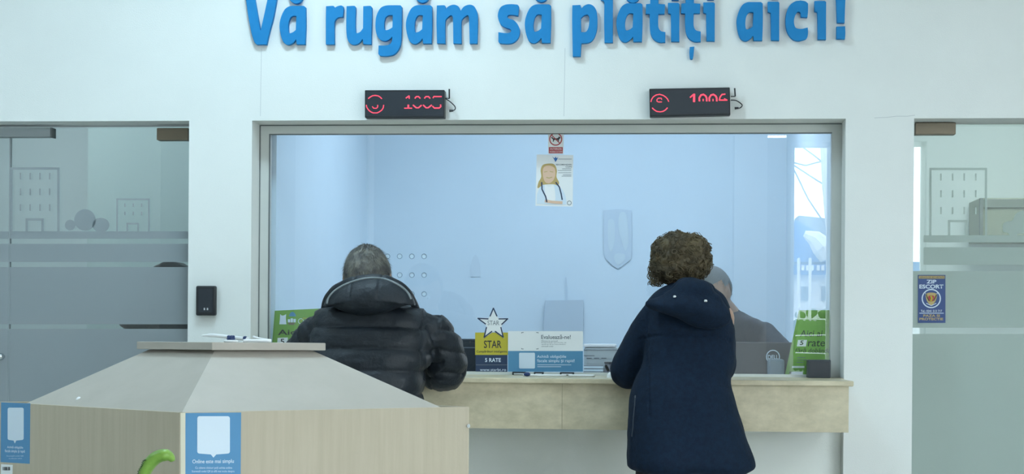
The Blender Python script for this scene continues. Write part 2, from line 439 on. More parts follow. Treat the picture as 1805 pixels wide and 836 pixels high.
# outside, as mirrored in the glass: street, facade, awning, trees
bm = BM(); box(bm, -60, 90, -160, H['y0']-.2, -.12, -.02); tag(struct('ground', bm, M['asphalt']))
def mir(px, py, dist):                  # a point of the street seen mirrored in the window glass
    q = P(px, py, 2*GY+dist); q.y = -dist; return q
def mirbox(bm, px0, py0, px1, py1, dist, depth, bev=0):
    a = mir(px0, py1, dist); b = mir(px1, py0, dist)
    return box(bm, a.x, b.x, -dist, -dist-depth, a.z, b.z, bev)
t = thing('street_building', (mir(1440, 600, 90).x, -90, 0), 'white street building mirrored at the right side of the window', 'building')
bm = BM(); mirbox(bm, 1380, 484, 1660, 640, 90, 6); obj('facade', bm, M['facade'], t)
bm = BM(); mirbox(bm, 1380, 462, 1660, 484, 89.2, .5); obj('sign_band', bm, M['awning'], t)
for a, b in ((1412, 1428), (1448, 1460), (1480, 1500), (1530, 1550)):
    bm = BM(); mirbox(bm, a, 505, b, 530, 89.9, .2); obj('window', bm, M['facade_grey'], t)
for a in (1405, 1413, 1421, 1429, 1440, 1448):
    bm = BM(); mirbox(bm, a, 468, a+5, 477, 89, .15); obj('letter_block', bm, M['facade'], t)
t = thing('market_awning', (mir(1430, 600, 66).x, -66, 0), 'blue cloth awning with a white stripe mirrored at the right of the window', 'awning')
bm = BM()
q = [mir(x, y, 66) for x, y in ((1392, 398), (1404, 388), (1440, 410), (1470, 440), (1475, 462), (1388, 462))]
q += [v+Vector((0, -2.5, 0)) for v in q]; hull(bm, q); obj('canopy', bm, M['awning'], t)
bm = BM(); tube(bm, [mir(x, y, 65.2) for x, y in ((1418, 412), (1436, 420), (1450, 436), (1460, 456))], [.15, .36, .48, .36], 8); obj('stripe', bm, M['facade'], t)
bm = BM()
for x in (1408, 1428, 1474):
    bm = BM(); tube(bm, [mir(x, 455, 65.5), Vector((mir(x, 455, 65.5).x, -65.5, 0))], .07, 8); obj('post', bm, M['facade'], t)
t = thing('hedge', (mir(1440, 600, 58).x, -58.5, 0), 'low dark green hedge mirrored behind the right green sign', 'hedge')
bm = BM(); a = mir(1380, 560, 58); b = mir(1500, 560, 58); n_ = 12
for k in range(n_):
    x = a.x+(b.x-a.x)*(k+.5)/n_; ball(bm, (x, -58.5, a.z*.5), ((b.x-a.x)/n_*.75, .5, a.z*.5+.05*math.sin(k*2.1)), 16, 12)
me = remeshed(bm, .05, 1); displace(me, lambda c, n: .05*noise.noise(c*4))
for v in me.vertices: v.co.z = max(v.co.z, 0)
link_mesh('foliage', me, M['bush'], t)
t = thing('railing', (mir(1440, 600, 30).x, -30, 0), 'white street railing mirrored as thin stripes across the right green sign', 'railing')
for y0_, y1_ in ((562, 564), (592, 590.5), (622, 624.5)):
    bm = BM(); tube(bm, [mir(1402, y0_, 30), mir(1480, y1_, 30)], .014, 8); obj('rail', bm, M['facade'], t)
for x in (1397, 1481):
    bm = BM(); q = mir(x, 560, 30); tube(bm, [(q.x, q.y, 0), q], .02, 8); obj('post', bm, M['steel'], t)
t = thing('grey_roof', (mir(1450, 600, 94).x, -96, 0), 'grey sloping roof mirrored above the blue awning', 'roof')
bm = BM(); q = [mir(x, y, 97) for x, y in ((1408, 380), (1475, 387), (1480, 500), (1404, 500))]; q += [v+Vector((0, -3, 0)) for v in q]; hull(bm, q)
for v in bm.verts:
    if v.co.z < 5: v.co.z = 0
obj('roof_slope', bm, M['facade_grey'], t)
for i, (px, py, r) in enumerate(((1411, 556, .28), (1431, 552, .30), (1452, 554, .32), (1490, 552, .6))):
    c = mir(px, py, 80); t = thing('street_tree', (c.x, c.y, 0), ['small round bush tree mirrored just above the right green sign', 'round tree mirrored between two others above the right green sign', 'wide tree mirrored beside the right window frame', 'tree mirrored behind the right pillar'][i], 'tree', 'trees along the street')
    bm = BM(); ball(bm, c, (r, r, r*.8), 20, 14)
    for v in bm.verts: v.co += (v.co-c)*.35*noise.noise(v.co*3)
    obj('crown', bm, M['bush'], t)
    bm = BM(); tube(bm, [(c.x, c.y, 0), c], [.09, .06], 8); obj('trunk', bm, M['bark'], t)
t = thing('flag_cable', mir(1430, 300, 24), 'thin dark wires sagging across the bright mirrored sky', 'cable')
bm = BM()
for pts in (((1396, 286), (1420, 292), (1450, 284), (1470, 288)), ((1400, 300), (1424, 350), (1452, 392)), ((1400, 292), (1440, 318), (1470, 336)), ((1402, 250), (1436, 275), (1468, 300))):
    tube(bm, [mir(x, y, 24) for x, y in pts], .016, 6)
obj('wire', bm, M['facade_grey'], t)
bm = BM(); tube(bm, [mir(1452, 245, 23.5), mir(1456, 330, 23.5), mir(1462, 400, 23.5)], .07, 8)
obj('pole', bm, M['facade'], t)

t = thing('emergency_light', P(1368, 241, 8.8), 'small glowing strip light mirrored at the upper right of the window', 'light')
q = P(1368, 241, 9.0); q.y = 2*GY-9.0; t.location = q
bm = BM(); box(bm, q.x-.11, q.x+.11, q.y-.05, q.y, q.z-.012, q.z+.03); box(bm, q.x-.01, q.x+.01, q.y-.03, q.y-.02, q.z+.03, H['h']); obj('housing', bm, M['white'], t)
bm = BM(); box(bm, q.x-.095, q.x+.095, q.y, q.y+.006, q.z-.010, q.z+.010); obj('diffuser', bm, M['lamp_hot'], t)

# ------------------------------------------------------------------ window frame and glass
win = thing('window_1', ((xb+xc)/2, GY, zc), None, None); win['kind'] = 'structure'
fz1 = P(960, 220, .135).z; fx0 = P(457.5, 400, .135).x; fx1 = P(1483.5, 400, .135).x
gx0 = P(474.5, 400, .145).x; gx1 = P(1465, 400, .145).x; gz1 = P(960, 235.5, .145).z
bm = BM()
box(bm, xb, gx0, .135, .185, zc, gz1); box(bm, gx1, xc, .135, .185, zc, gz1)
box(bm, xb, xc, .135, .185, gz1, zt); box(bm, gx0, gx1, .135, .185, zc-.01, zc+.012)
struct('window_frame', bm, M['alu'], win)
bm = BM(); g = .0022
box(bm, fx0-g, fx0+g, .1335, .14, zc, fz1); box(bm, fx1-g, fx1+g, .1335, .14, zc, fz1); box(bm, fx0, fx1, .1335, .14, fz1-g, fz1+g)
box(bm, gx0-.001, gx0+g, .1338, .15, zc, gz1); box(bm, gx0, gx1, .1338, .15, gz1-g, gz1)
struct('gasket', bm, M['alu_dark'], win)
bm = BM(); bm.faces.new([bm.verts.new(v) for v in ((gx0, GY, zc), (gx1, GY, zc), (gx1, GY, gz1), (gx0, GY, gz1))])
struct('glass_pane', bm, M['glass'], win)
# bent inner sheet edge seen beside the mirrored entrance
# speaking holes
hole_m = mat('hole_rim', (.24, .34, .44), .4); hole_l = mat('hole_plug', (.60, .74, .86), .3)
for py, pxs in ((452, (661, 683, 704.5, 726, 747.5)), (485, (661, 683, 704.5, 726, 747.5)), (518.5, (683, 704.5, 726, 747.5))):
    for px in pxs:
        c = P(px, py, GY-.004); bm = BM()
        tube(bm, [c+Vector((.0105*math.cos(a), 0, .0105*math.sin(a))) for a in [2*PI*k/24 for k in range(25)]], .0016, 6, caps=False)
        o = struct('speaking_hole', bm, hole_m, win)
        decal('hole_disc', [disc(px, py, 4.0)], hole_l, win, front(GY-.002), 0, .0004)

# counter
cy0 = -.45
sx1 = P(1505, 675, cy0).x; sx0 = P(432, 670, cy0).x
ct = thing('service_counter', ((sx0+sx1)/2, cy0+.2, zc-.25), 'beige limestone service counter running under the window', 'counter')
bm = BM()
box(bm, sx0, sx1, cy0, .0, zc-.021, zc, .004); box(bm, xb+.001, xc-.001, -.002, .134, zc-.021, zc)
obj('countertop', bm, M['stone'], ct)
bm = BM(); zb = P(900, 756, cy0+.02).z; ax1 = P(1496, 700, cy0+.02).x
box(bm, sx0+.02, ax1, cy0+.02, cy0+.045, zb, zc-.021); box(bm, ax1-.022, ax1, cy0+.045, 0, zb, zc-.021); box(bm, sx0+.02, sx0+.042, cy0+.045, 0, zb, zc-.021)
obj('apron', bm, M['stone'], ct)
jm = mat('stone_joint', (.30, .26, .17), .8)
for px in (991, 560):
    bm = BM(); x = P(px, 700, cy0+.02).x; box(bm, x-.0008, x+.0008, cy0+.0192, cy0+.022, zb, zc-.021); obj('joint', bm, jm, ct)

# ------------------------------------------------------------------ wall lettering
def smooth(pts, n=5):
    """pts: (x, y) smooth or (x, y, 1) corner -> dense outline"""
    out = []; N = len(pts)
    for i in range(N):
        p0, p1, p2, p3 = pts[i-1], pts[i], pts[(i+1)%N], pts[(i+2)%N]
        c1, c2 = len(p1) > 2, len(p2) > 2
        a, b = Vector(p1[:2]), Vector(p2[:2])
        t1 = (b-a) if c1 else (b-Vector(p0[:2]))*.5
        t2 = (b-a) if c2 else (Vector(p3[:2])-a)*.5
        L = (b-a).length
        t1 = t1.normalized()*min(t1.length, L*1.1) if t1.length else t1; t2 = t2.normalized()*min(t2.length, L*1.1) if t2.length else t2
        if c1 and c2: out.append(tuple(a)); continue
        for k in range(n):
            t = k/n; h00 = 2*t**3-3*t*t+1; h10 = t**3-2*t*t+t; h01 = -2*t**3+3*t*t; h11 = t**3-t*t
            out.append(tuple(a*h00+t1*h10+b*h01+t2*h11))
    return out
A_OUT = [(800,88,1),(822,105,1),(824,340),(815,592,1),(708,592,1),(700,520,1),(660,568),(600,598),(540,572),(500,480),(482,350),(500,240),(550,135),(615,92),(700,88)]
A_HOLE = [(705,218,1),(645,218),(608,265),(592,350),(597,430),(615,450),(660,435),(697,405,1)]
BREVE = [(600,-60,1),(615,0),(650,38),(700,52),(748,36),(778,0),(795,-60,1),(735,-60,1),(725,-30),(697,-18),(668,-30),(660,-60,1)]
T_OUT = [(445,65,1),(500,60,1),(500,-80,1),(605,-80,1),(605,62,1),(690,68,1),(685,190,1),(603,190,1),(600,300),(606,375),(635,420),(695,435,1),(695,565,1),(620,565),(550,530),(510,460),(495,350),(493,192,1),(440,188,1)]
I_OUT = [(735,48,1),(868,48,1),(882,62,1),(880,300),(880,555,1),(778,552,1),(775,300),(772,190,1),(735,178,1)]
I_DOT = [(775,-80,1),(880,-80,1),(872,6,1),(785,6,1)]
GL = [
 ('letter_v', 430, 0, 0, [[(22,-130,1),(38,0),(65,200),(110,440),(150,565),(175,594,1),(305,594,1),(345,420),(395,230),(438,0),(460,-130,1),(345,-130,1),(322,0),(275,220),(226,435,1),(188,220),(150,0),(130,-130,1)]], None, 'tall blue capital V that starts the wall lettering'),
 ('letter_a', 430, 0, 0, [A_OUT, A_HOLE], ('breve', BREVE), 'blue letter a with a breve right after the capital V'),
 ('letter_r', 430, 0, 0, [[(1098,92,1),(1190,88),(1205,105),(1203,130,1),(1230,100),(1290,82),(1318,92,1),(1325,130),(1315,230,1),(1260,235),(1215,270),(1202,330),(1203,592,1),(1095,592,1),(1095,300)]], None, 'blue letter r that starts the second word'),
 ('letter_u', 430, 0, 0, [[(1370,92,1),(1470,88),(1485,112),(1480,300),(1485,430),(1505,450),(1550,430),(1587,382,1),(1590,92,1),(1680,88),(1699,112),(1697,300),(1690,592,1),(1590,588,1),(1582,515,1),(1530,575),(1470,598),(1410,575),(1375,500),(1365,350)]], None, 'blue letter u between the r and the g'),
 ('letter_g', 650, 0, 0, [[(425,80,1),(442,100,1),(438,350),(430,560),(400,660),(340,725),(260,746),(160,744),(135,720,1),(138,612,1),(230,612),(290,590),(316,545),(320,485,1),(280,525),(220,548),(150,525),(110,450),(97,350),(110,220),(160,120),(230,84),(330,79)], [(325,205,1),(265,208),(225,240),(209,310),(212,390),(235,410),(285,395),(322,370,1)]], None, 'blue letter g with its tail below the line'),
 ('letter_a', 650, 18, -10, [A_OUT, A_HOLE], ('breve', BREVE), 'blue letter a with a breve between the g and the m'),
 ('letter_m', 650, 0, 0, [[(910,82,1),(1005,80),(1020,100),(1018,145,1),(1060,95),(1130,72),(1190,95),(1222,155,1),(1270,95),(1340,72),(1400,95),(1440,180),(1446,300),(1440,582,1),(1345,582,1),(1337,300),(1330,222),(1310,206),(1262,238),(1230,285),(1230,582,1),(1128,582,1),(1124,300),(1115,222),(1090,208),(1048,238),(1017,285),(1015,582,1),(912,578,1),(905,300)]], None, 'wide blue letter m ending the second word'),
 ('letter_s', 860, 0, 0, [[(395,72,1),(410,90,1),(410,150),(400,215,1),(310,200),(264,212),(264,245),(300,262),(350,282),(400,340),(425,420),(402,510),(340,570),(260,585),(165,577),(145,555,1),(145,437,1),(230,448),(290,442),(312,420),(300,392),(250,375),(185,342),(148,270),(140,190),(170,110),(230,74),(310,65)]], None, 'blue letter s that starts the third word'),
 ('letter_a', 860, 13, -20, [A_OUT, A_HOLE], ('breve', BREVE), 'blue letter a with a breve right after the s'),
 ('letter_p', 860, 0, 0, [[(1125,80,1),(1225,75,1),(1242,125,1),(1280,85),(1340,65),(1400,90),(1440,160),(1451,300),(1440,420),(1400,520),(1340,570),(1238,580,1),(1228,752,1),(1130,752,1),(1122,300)], [(1232,245,1),(1270,212),(1320,198),(1345,230),(1348,300),(1335,380),(1300,432),(1235,435,1)]], None, 'blue letter p with its stem below the line'),
 ('letter_l', 860, 0, 0, [[(1500,-100,1),(1655,-100,1),(1655,568,1),(1550,568,1),(1545,300),(1548,40,1),(1535,18),(1500,5,1)]], None, 'tall blue letter l after the p'),
 ('letter_a', 1080, -430, -35, [A_OUT, A_HOLE], ('breve', [(x, y+25)+tuple(r) for x, y, *r in BREVE]), 'blue letter a after the tall l, before the first t'),
 ('letter_t', 1080, 0, 0, [T_OUT], None, 'first blue letter t of the sign, without a comma below'),
 ('letter_i', 1080, 0, 0, [I_OUT], ('dot', I_DOT), 'blue letter i between the two letters t'),
 ('letter_t', 1080, 468, -8, [T_OUT], ('comma', [(557,640,1),(610,636,1),(592,788),(562,790),(552,708)]), 'blue letter t with a small comma hanging below it'),
 ('letter_i', 1080, 468, -6, [I_OUT], ('dot', I_DOT), 'blue letter i ending the fourth word, right of the comma'),
 ('letter_a', 1270, -267, -50, [A_OUT, A_HOLE], None, 'blue letter a without accent that starts the last word'),
 ('letter_i', 1270, -107, -15, [I_OUT], ('dot', I_DOT), 'blue letter i between the last a and the c'),
 ('letter_c', 1270, 0, 0, [[(1120,28),(1155,55,1),(1155,150),(1147,235,1),(1065,230,1),(1058,175),(1015,162),(978,230),(968,300),(985,370),(1020,390),(1080,392),(1150,375,1),(1155,440),(1138,512),(1080,537),(1020,545),(950,520),(890,440),(865,330),(870,200),(910,90),(980,32),(1050,18)]], None, 'blue letter c in the last word'),
 ('letter_i', 1270, 512, -25, [I_OUT], ('dot', I_DOT), 'blue letter i right before the exclamation mark'),
 ('exclamation_mark', 1270, 0, 0, [[(1525,-170,1),(1655,-170,1),(1645,100),(1638,308,1),(1545,305,1),(1538,100)]], ('dot', [(1538,362,1),(1645,358,1),(1648,450),(1643,522,1),(1538,520,1)]), 'blue exclamation mark at the right end of the lettering'),
]
LP = front(-.012)
for nm, x0, dx, dy, cs, extra, lab in GL:
    K = 7.5208
    def conv(c): return [((x+dx)/K+x0, (y+dy)/K) for x, y in smooth(c)]
    c0 = conv(cs[0]); cx = sum(p[0] for p in c0)/len(c0)
    b = P(cx, 80, -.012)
    t = thing(nm, (b.x, -.001, b.z), lab, 'letter', 'blue letters of the wall sign')
    decal('face', [conv(c) for c in cs], M['letter'], t, LP, 0, .022, .001)
    if extra: decal(extra[0], [conv(extra[1])], M['letter'], t, LP, 0, .022, .001)

# ------------------------------------------------------------------ LED number displays
def led_display(x0, y0, corners, strokes, label, ant, cable):
    a, b = P(*corners[0], -.055), P(*corners[2], -.055)
    t = thing('number_display', ((a.x+b.x)/2, -.0277, min(a.z, b.z)), label, 'display', 'red number displays above the window')
    pf = front(-.055)
    bm = BM(); q = [P(x, y, -.052) for x, y in corners]
    vs = [bm.verts.new((p.x, yy, p.z)) for yy in (-.052, -.002) for p in q]
    for f in ((0,1,2,3), (7,6,5,4), (0,4,5,1), (1,5,6,2), (2,6,7,3), (3,7,4,0)): bm.faces.new([vs[i] for i in f])
    bmesh.ops.bevel(bm, geom=bm.edges[:], offset=.002, segments=1, affect='EDGES')
    obj('case', bm, M['black'], t)
    (ax, ay), (bx, by), (cx, cy), (dx, dy) = corners
    decal('front_panel', [[(ax+2.5, ay+3), (bx-2, by+3), (cx-2, cy-3), (dx+2.5, dy-3)]], M['led_face'], t, front(-.0525), 0, .001)
    for nm, sts in strokes:
        for pts, wd in sts:
            decal(nm, [stroke([(x0+x/9.5, y0+y/9.5) for x, y in pts], wd/9.5)], M['led'], t, front(-.0535), 0, .0008)
    bm = BM()
    A = [P(x, y, -.03) for x, y in ant]
    tube(bm, [A[0], A[1]], .0032, 8); tube(bm, [A[1], A[2]], .002, 8); obj('antenna', bm, M['black'], t)
    bm = BM(); c = [tuple(P(x, y, -.03)) for x, y in cable]
    tube(bm, cat_rom(c, 6), .0022, 8, ); obj('cable', bm, M['black'], t)
    bm = BM(); tube(bm, [P(*cable[-1], -.03), P(cable[-1][0]+7, cable[-1][1]-.5, -.03)], [.0055, .004], 10); obj('plug', bm, M['black'], t)
led_display(630, 145, ((643, 159), (783.5, 158.5), (783, 207.5), (643, 207.5)),
  [('led_emblem', [([(185,272),(215,248),(255,226),(300,222),(345,228),(375,245),(408,275)], 15),
    ([(150,385),(155,415),(175,450),(200,480),(235,502),(265,514),(330,514),(370,495),(410,465),(432,430),(440,385)], 15), ([(252,410),(270,435),(320,436),(338,418),(340,385)], 14)]),
   ('led_digit', [([(815,265),(848,242),(862,232)], 18), ([(868,232),(868,272)], 16), ([(965,268),(985,242),(1022,240),(1050,268)], 18), ([(1125,268),(1145,242),(1190,240),(1215,268)], 18), ([(1268,262),(1278,240),(1405,240)], 18),
    ([(790,435),(910,435)], 16), ([(852,385),(852,428)], 26), ([(935,385),(985,428),(1025,428),(1070,388)], 20), ([(1105,385),(1150,428),(1185,428),(1240,385)], 20), ([(1262,405),(1290,434),(1370,432),(1398,408),(1392,380)], 20)])],
  'black display left above the window reading 1005 in red', ((792, 157), (792, 174), (785, 173)), ((785, 174), (793, 179), (802, 188), (801, 194), (792, 195.5)))
led_display(1130, 145, ((1144.5, 156.5), (1286.5, 154), (1287.5, 202.5), (1145.5, 205.5)),
  [('led_emblem', [([(165,325),(178,285),(205,245),(250,215),(310,203),(370,220),(415,250),(445,285),(462,322)], 15),
    ([(190,432),(220,462),(260,488),(320,497),(370,488),(410,463),(440,430)], 15), ([(345,290),(340,268),(290,268),(266,290),(268,320),(290,330),(345,330)], 13)]),
   ('led_digit', [([(888,205),(888,322)], 34), ([(825,252),(870,212)], 20), ([(978,312),(975,262),(1005,215),(1045,205),(1082,230),(1098,265),(1100,312)], 26), ([(1040,285),(1040,312)], 16),
    ([(1145,312),(1142,262),(1172,215),(1212,205),(1250,230),(1266,265),(1268,312)], 26), ([(1205,285),(1205,312)], 16), ([(1405,200),(1355,206),(1322,250),(1312,300)], 20), ([(1310,300),(1440,300)], 18), ([(1395,276),(1436,296)], 14)])],
  'black display right above the window reading 1006 in red', ((1295, 155.5), (1296, 170), (1288, 170)), ((1288, 176.5), (1298, 177.5), (1308, 185), (1304, 190.5), (1295, 191)))

# black card reader on left pillar
t = thing('card_reader', (P(362, 556, -.03).x, -.015, P(362, 556, -.03).z), 'black card reader box on the white pillar left of the window', 'card reader')
bm = BM(); pbox(bm, 345, 504, 379.5, 556.5, -.03, .029, .006); obj('case', bm, M['black'], t)
decal('face', [rrect(350, 509, 375, 551, 3)], M['led_face'], t, front(-.0305), 0, .001)
bm = BM()
for px in (359, 364.5): pbox(bm, px, 543, px+2.4, 547, -.0318, .002)
obj('key', bm, M['steel'], t)

# ------------------------------------------------------------------ glass doors
def door(name, x0, x1, z1, mt, py_bands, film, shapes, side):
    d = thing(name, ((x0+x1)/2, .13, 0), None, None); d['kind'] = 'structure'
    bm = BM(); box(bm, x0+.004, x1-.004, .125, .135, .01, z1-.012); struct('glass_pane', bm, mt, d)
    pl = front(.122)
    for i, (a, b, c0, c1) in enumerate(py_bands): decal('frosted_band', [[(c0, a), (c1, a), (c1, b), (c0, b)]], film, d, pl, 0, .0006)
    for nm, cs in shapes: decal(nm, cs, film, d, pl, 1, .0006)
    return d
def house(x0, y0, x1, y1, th, cols, rows, door_):
    cs = [[rect(x0, y0, x1, y1), rect(x0+th, y0+th, x1-th, y1+1)]]
    out = [('frosted_house', cs[0])]
    w_, h_ = (x1-x0-2*th)/(cols+.6), (y1-y0-30)/rows
    wins = []
    for r in range(rows):
        for c in range(cols):
            wx = x0+th+w_*(c+.75); wy = y0+th+6+h_*r
            wins.append(rect(wx, wy, wx+2.6, wy+h_*.42))
    out.append(('frosted_windows', wins))
    a, b, t_ = door_
    out.append(('frosted_doorway', [[(a, y1), (a, t_), (b, t_), (b, y1), (b-th, y1), (b-th, t_+th), (a+th, t_+th), (a+th, y1)]]))
    return out
BIG = -330
dl = door('door_2', xa-1.35, xa, zdl, M['glass_door'],
     [(408, 421, -60, 345), (430, 462, -60, 345), (471, 572, -60, 345), (580, 1080, -60, 345)], M['frostL'],
     house(18, 295, 105, 408, 4, 4, 3, (45, 77, 385)) + house(205, 350, 264, 409, 3, 3, 2, (223, 245, 393)) +
     [('frosted_tree', [disc(124, 397, 9.5)]), ('frosted_tree', [disc(150, 388, 19)]), ('frosted_tree', [disc(178, 397, 15, 13)])], -1)
dr = door('door_3', xd, xd+1.35, zdr, M['glass_door'],
     [(415, 427.5, 1628, 2200), (436, 467, 1628, 2200), (478, 578, 1608, 2200), (589, 1090, 1600, 2200), (210, 415, 1630, 2200)][:4], M['frostR'],
     house(1638, 296, 1740, 415, 4, 4, 3, (1671, 1706, 388)) +
     [('frosted_car', [smooth([(1768,408),(1768,396),(1774,391),(1784,389),(1790,378),(1800,372),(1815,371),(1845,372),(1860,388),(1880,393),(1882,410),(1870,412),(1866,418),(1856,418),(1850,412),(1795,412),(1790,417),(1781,417),(1777,411)])])], 1)
# thin film over the rest of the right leaf
# patch fittings
def fitting(name, px0, py0, px1, py1, m, parent, lab=None):
    bm = BM(); pbox(bm, px0, py0, px1, py1, .105, .05, .003); o = struct(name, bm, m, parent)
    if lab: o['label'] = lab
    return o
fitting('patch_fitting', 276, 225.5, 331.5, 247, M['fitting'], dl, 'bronze patch fitting')
fitting('top_rail', -70, 225.5, 89, 241.5, M['fitting_grey'], dl, 'grey metal top rail')
bm = BM(); pbox(bm, 88.5, 225, 91.5, 242, .1, .05); struct('rail_end', bm, M['alu_dark'], dl)
fitting('patch_fitting', 1613.5, 216, 1685, 237, M['fitting'], dr, 'bronze patch fitting')
bm = BM(); pbox(bm, 14, 243, 16, 900, .12, .02); struct('glass_edge', bm, M['fitting_grey'], dl)
bm = BM(); c = P(1, 629, .09); ball(bm, c, (.017, .02, .017), 16, 10); tube(bm, [c, c+Vector((0, .04, 0))], .008, 10); obj('door_knob', bm, M['chrome'], dl, True)
# pivot details on lintels
# things behind the doors
t = thing('armchair', (P(268, 600, 1.0).x, 1.0, 0), 'dark armchair seen through the clear stripes of the left glass door', 'armchair')
bm = BM()
rows = []
for py, a, b in ((462.5, 288, 314), (466, 280, 320), (472, 268, 332), (490, 255, 345), (530, 235, 350), (560, 215, 350), (572, 208, 352), (582, 219, 352), (600, 225, 352)):
    p, q = P(a, py, .95), P(b, py, .95); rows.append(((p.x+q.x)/2, 1.0, p.z, (q.x-p.x)/2, .09))
rings_loft(bm, cat_rom(rows, 3), 24, 4)
obj('backrest', bm, M['black'], t, True)
zb_ = rows[-1][2]
bm = BM(); box(bm, rows[-1][0]-.33, rows[-1][0]+.33, .7, 1.1, .38, .5, .03); obj('seat', bm, M['black'], t)
bm = BM(); box(bm, rows[-1][0]-.3, rows[-1][0]+.3, .94, 1.06, .45, zb_+.02, .02); obj('back_support', bm, M['black'], t)
for sx in (-.28, .28):
    for sy in (.75, 1.05):
        bm = BM(); tube(bm, [(rows[-1][0]+sx, sy, 0), (rows[-1][0]+sx, sy, .4)], .018, 10); obj('leg', bm, M['steel'], t)
t = thing('wall_cabinet', (P(1790, 415, 2.1).x, 2.25, P(1790, 415, 2.1).z), 'olive wall cabinet behind the car figure of the right glass door', 'cabinet')
bm = BM(); pbox(bm, 1727, 349, 1900, 425, 2.1, .3, .005); obj('body', bm, mat('olive_laminate', (.30, .33, .24), .5), t)
bm = BM(); pbox(bm, 1729, 351, 1898, 366, 2.09, .012, .002); obj('top_board', bm, mat('olive_laminate_dark', (.20, .23, .19), .5), t)
bm = BM(); pbox(bm, 1727, 349, 1733, 425, 2.085, .02, .002); obj('side_board', bm, mat('dark_board', (.16, .19, .17), .5), t)

# security firm sticker
SP = front(.119)
t = thing('door_sticker', P(1641, 568, .119), 'navy security sticker with a round crest on the right glass door', 'sticker')
decal('sheet', [rect(1618, 485, 1666.5, 569.5)], M['navy_zip'], t, SP, 0)
decal('band', [rect(1619.5, 486.5, 1665, 491.5)], M['gold_ink'], t, SP, 1)
text('lettering', 'SERVICII DE SECURITATE', (1621, 487.5, 1664, 490.8), M['navy'], t, SP, 2)
text('lettering', 'ZIP', (1633, 493.5, 1650.5, 500), M['bubble'], t, SP, 1, .03)
text('lettering', 'ESCORT', (1620.5, 501.8, 1663, 509), M['bubble'], t, SP, 1, .03)
decal('crest_ring', [disc(1641.5, 526.5, 17), disc(1641.5, 526.5, 15)], M['bubble'], t, SP, 1)
decal('crest_shield', [smooth([(1632,519),(1641.5,516),(1651,519),(1649,531),(1641.5,538),(1634,531)])], M['gold_ink'], t, SP, 1)
decal('crest_centre', [smooth([(1636,523),(1641.5,521),(1647,523),(1645,530),(1641.5,532),(1638,530)])], M['red_ink'], t, SP, 2)
decal('crest_lion', [stroke([(1641,522.5),(1642.5,526),(1641,530.5)], 3)], M['yellow'], t, SP, 3)
decal('crest_axes', [stroke([(1631,517),(1637,530)], 1.3), stroke([(1652,517),(1646,530)], 1.3), stroke([(1633,535),(1641.5,539),(1650,535)], 1.2)], M['bubble'], t, SP, 1)
text('lettering', 'Tel.: 0241 513 717', (1623, 546.5, 1660.5, 550.5), M['bubble'], t, SP, 1, .015)
decal('rule', [rect(1620.5, 551.8, 1663.5, 553)], M['bubble'], t, SP, 1)
text('lettering', 'PAZA SI', (1627.5, 554.5, 1656.5, 559), M['gold_ink'], t, SP, 1, .03)
text('lettering', 'PROTECTIE', (1620.5, 560.5, 1662.5, 565), M['gold_ink'], t, SP, 1, .03)

# ------------------------------------------------------------------ stickers and posters on the window
WP = front(GY-.004)
t = thing('no_dogs_sticker', P(979.5, 272, GY-.004), 'small white and red no dogs sticker at the top edge of the window', 'sticker')
decal('sheet', [rrect(966, 235.8, 993.5, 271.5, 1.5)], M['paper'], t, WP, 0)
decal('ban_ring', [disc(979.5, 245.5, 11.5), disc(979.5, 245.5, 9.6)], M['red_ink'], t, WP, 1)
decal('dog', [smooth([(971.5,243,1),(973,241.5),(976,244),(983,243.5),(985.5,240.5,1),(988,243),(985.5,246),(985,249.5,1),(983.5,249.5,1),(983,247),(977,247),(976,250,1),(974.5,250,1),(974.5,246)])], M['ink'], t, WP, 1)
decal('ban_bar', [stroke([(972.5,238.5),(986.5,252.5)], 1.6)], M['red_ink'], t, WP, 2)
decal('text_band', [rect(967.5, 259.5, 992, 270.5)], M['red_ink'], t, WP, 1)
text('lettering', 'INTERZIS', (970, 261, 990, 264.5), M['paper'], t, WP, 2)
text('lettering', 'ACCESUL CU CAINI', (969, 266, 991, 269), M['paper'], t, WP, 2)

t = thing('child_poster', P(977, 364, GY-.004), 'small poster of a blond child with a stethoscope on the window glass', 'poster')
decal('sheet', [[(946, 272.5), (1010.5, 273.5), (1009.5, 364.5), (943.8, 363)]], M['paper'], t, WP, 0)
decal('bird_logo', [smooth([(973.5,276,1),(977.5,279),(979,276,1),(981.5,279),(984,276.5,1),(982,281.5),(979,286,1),(977,281.5)])], M['ink_blue'], t, WP, 1)
decal('rule', [rect(984, 280.3, 1008, 281)], M['ink_grey'], t, WP, 1)
decal('hair_print', [smooth([(967,288.5),(977,290),(981.5,300),(981,312),(985.5,322),(983,327),(976,325),(958,326),(948,332),(949,322),(954,312),(953,300),(957,291)])], M['blond'], t, WP, 1)
decal('face_print', [smooth([(958,296),(967,292),(977,296),(979,307),(976,317),(969,323),(961,321),(957,310)])], M['skin_pale'], t, WP, 2)
decal('features_print', [stroke([(959.5,303.5),(964.5,302.5)], 1.2), stroke([(969.5,302.5),(975,303.5)], 1.2), stroke([(963.5,313),(968,314.2),(973,312.5)], 1.6)], M['gold_ink'], t, WP, 3)
decal('coat_print', [smooth([(956,326),(967,331),(978,326),(990,333),(997,347),(999,361,1),(946,359.5,1),(947,342)])], M['bubble'], t, WP, 2)
decal('shirt_print', [smooth([(960,327),(968,330),(976,327),(979,345),(977,355),(964,355)])], M['white'], t, WP, 3)
decal('arms_print', [stroke([(962,354.5),(973,356.5),(990,357.5)], 5)], M['skin_pale'], t, WP, 4)
decal('stethoscope_print', [stroke([(955,322),(955.5,334),(962,347),(964,356)], 2.2), stroke([(980,322),(986,330),(989,341),(991,352)], 2.2)], M['navy'], t, WP, 5)
text('lettering', 'RECOMANDARI', (980, 289, 1007.5, 291.8), M['ink_grey'], t, WP, 2, .01)
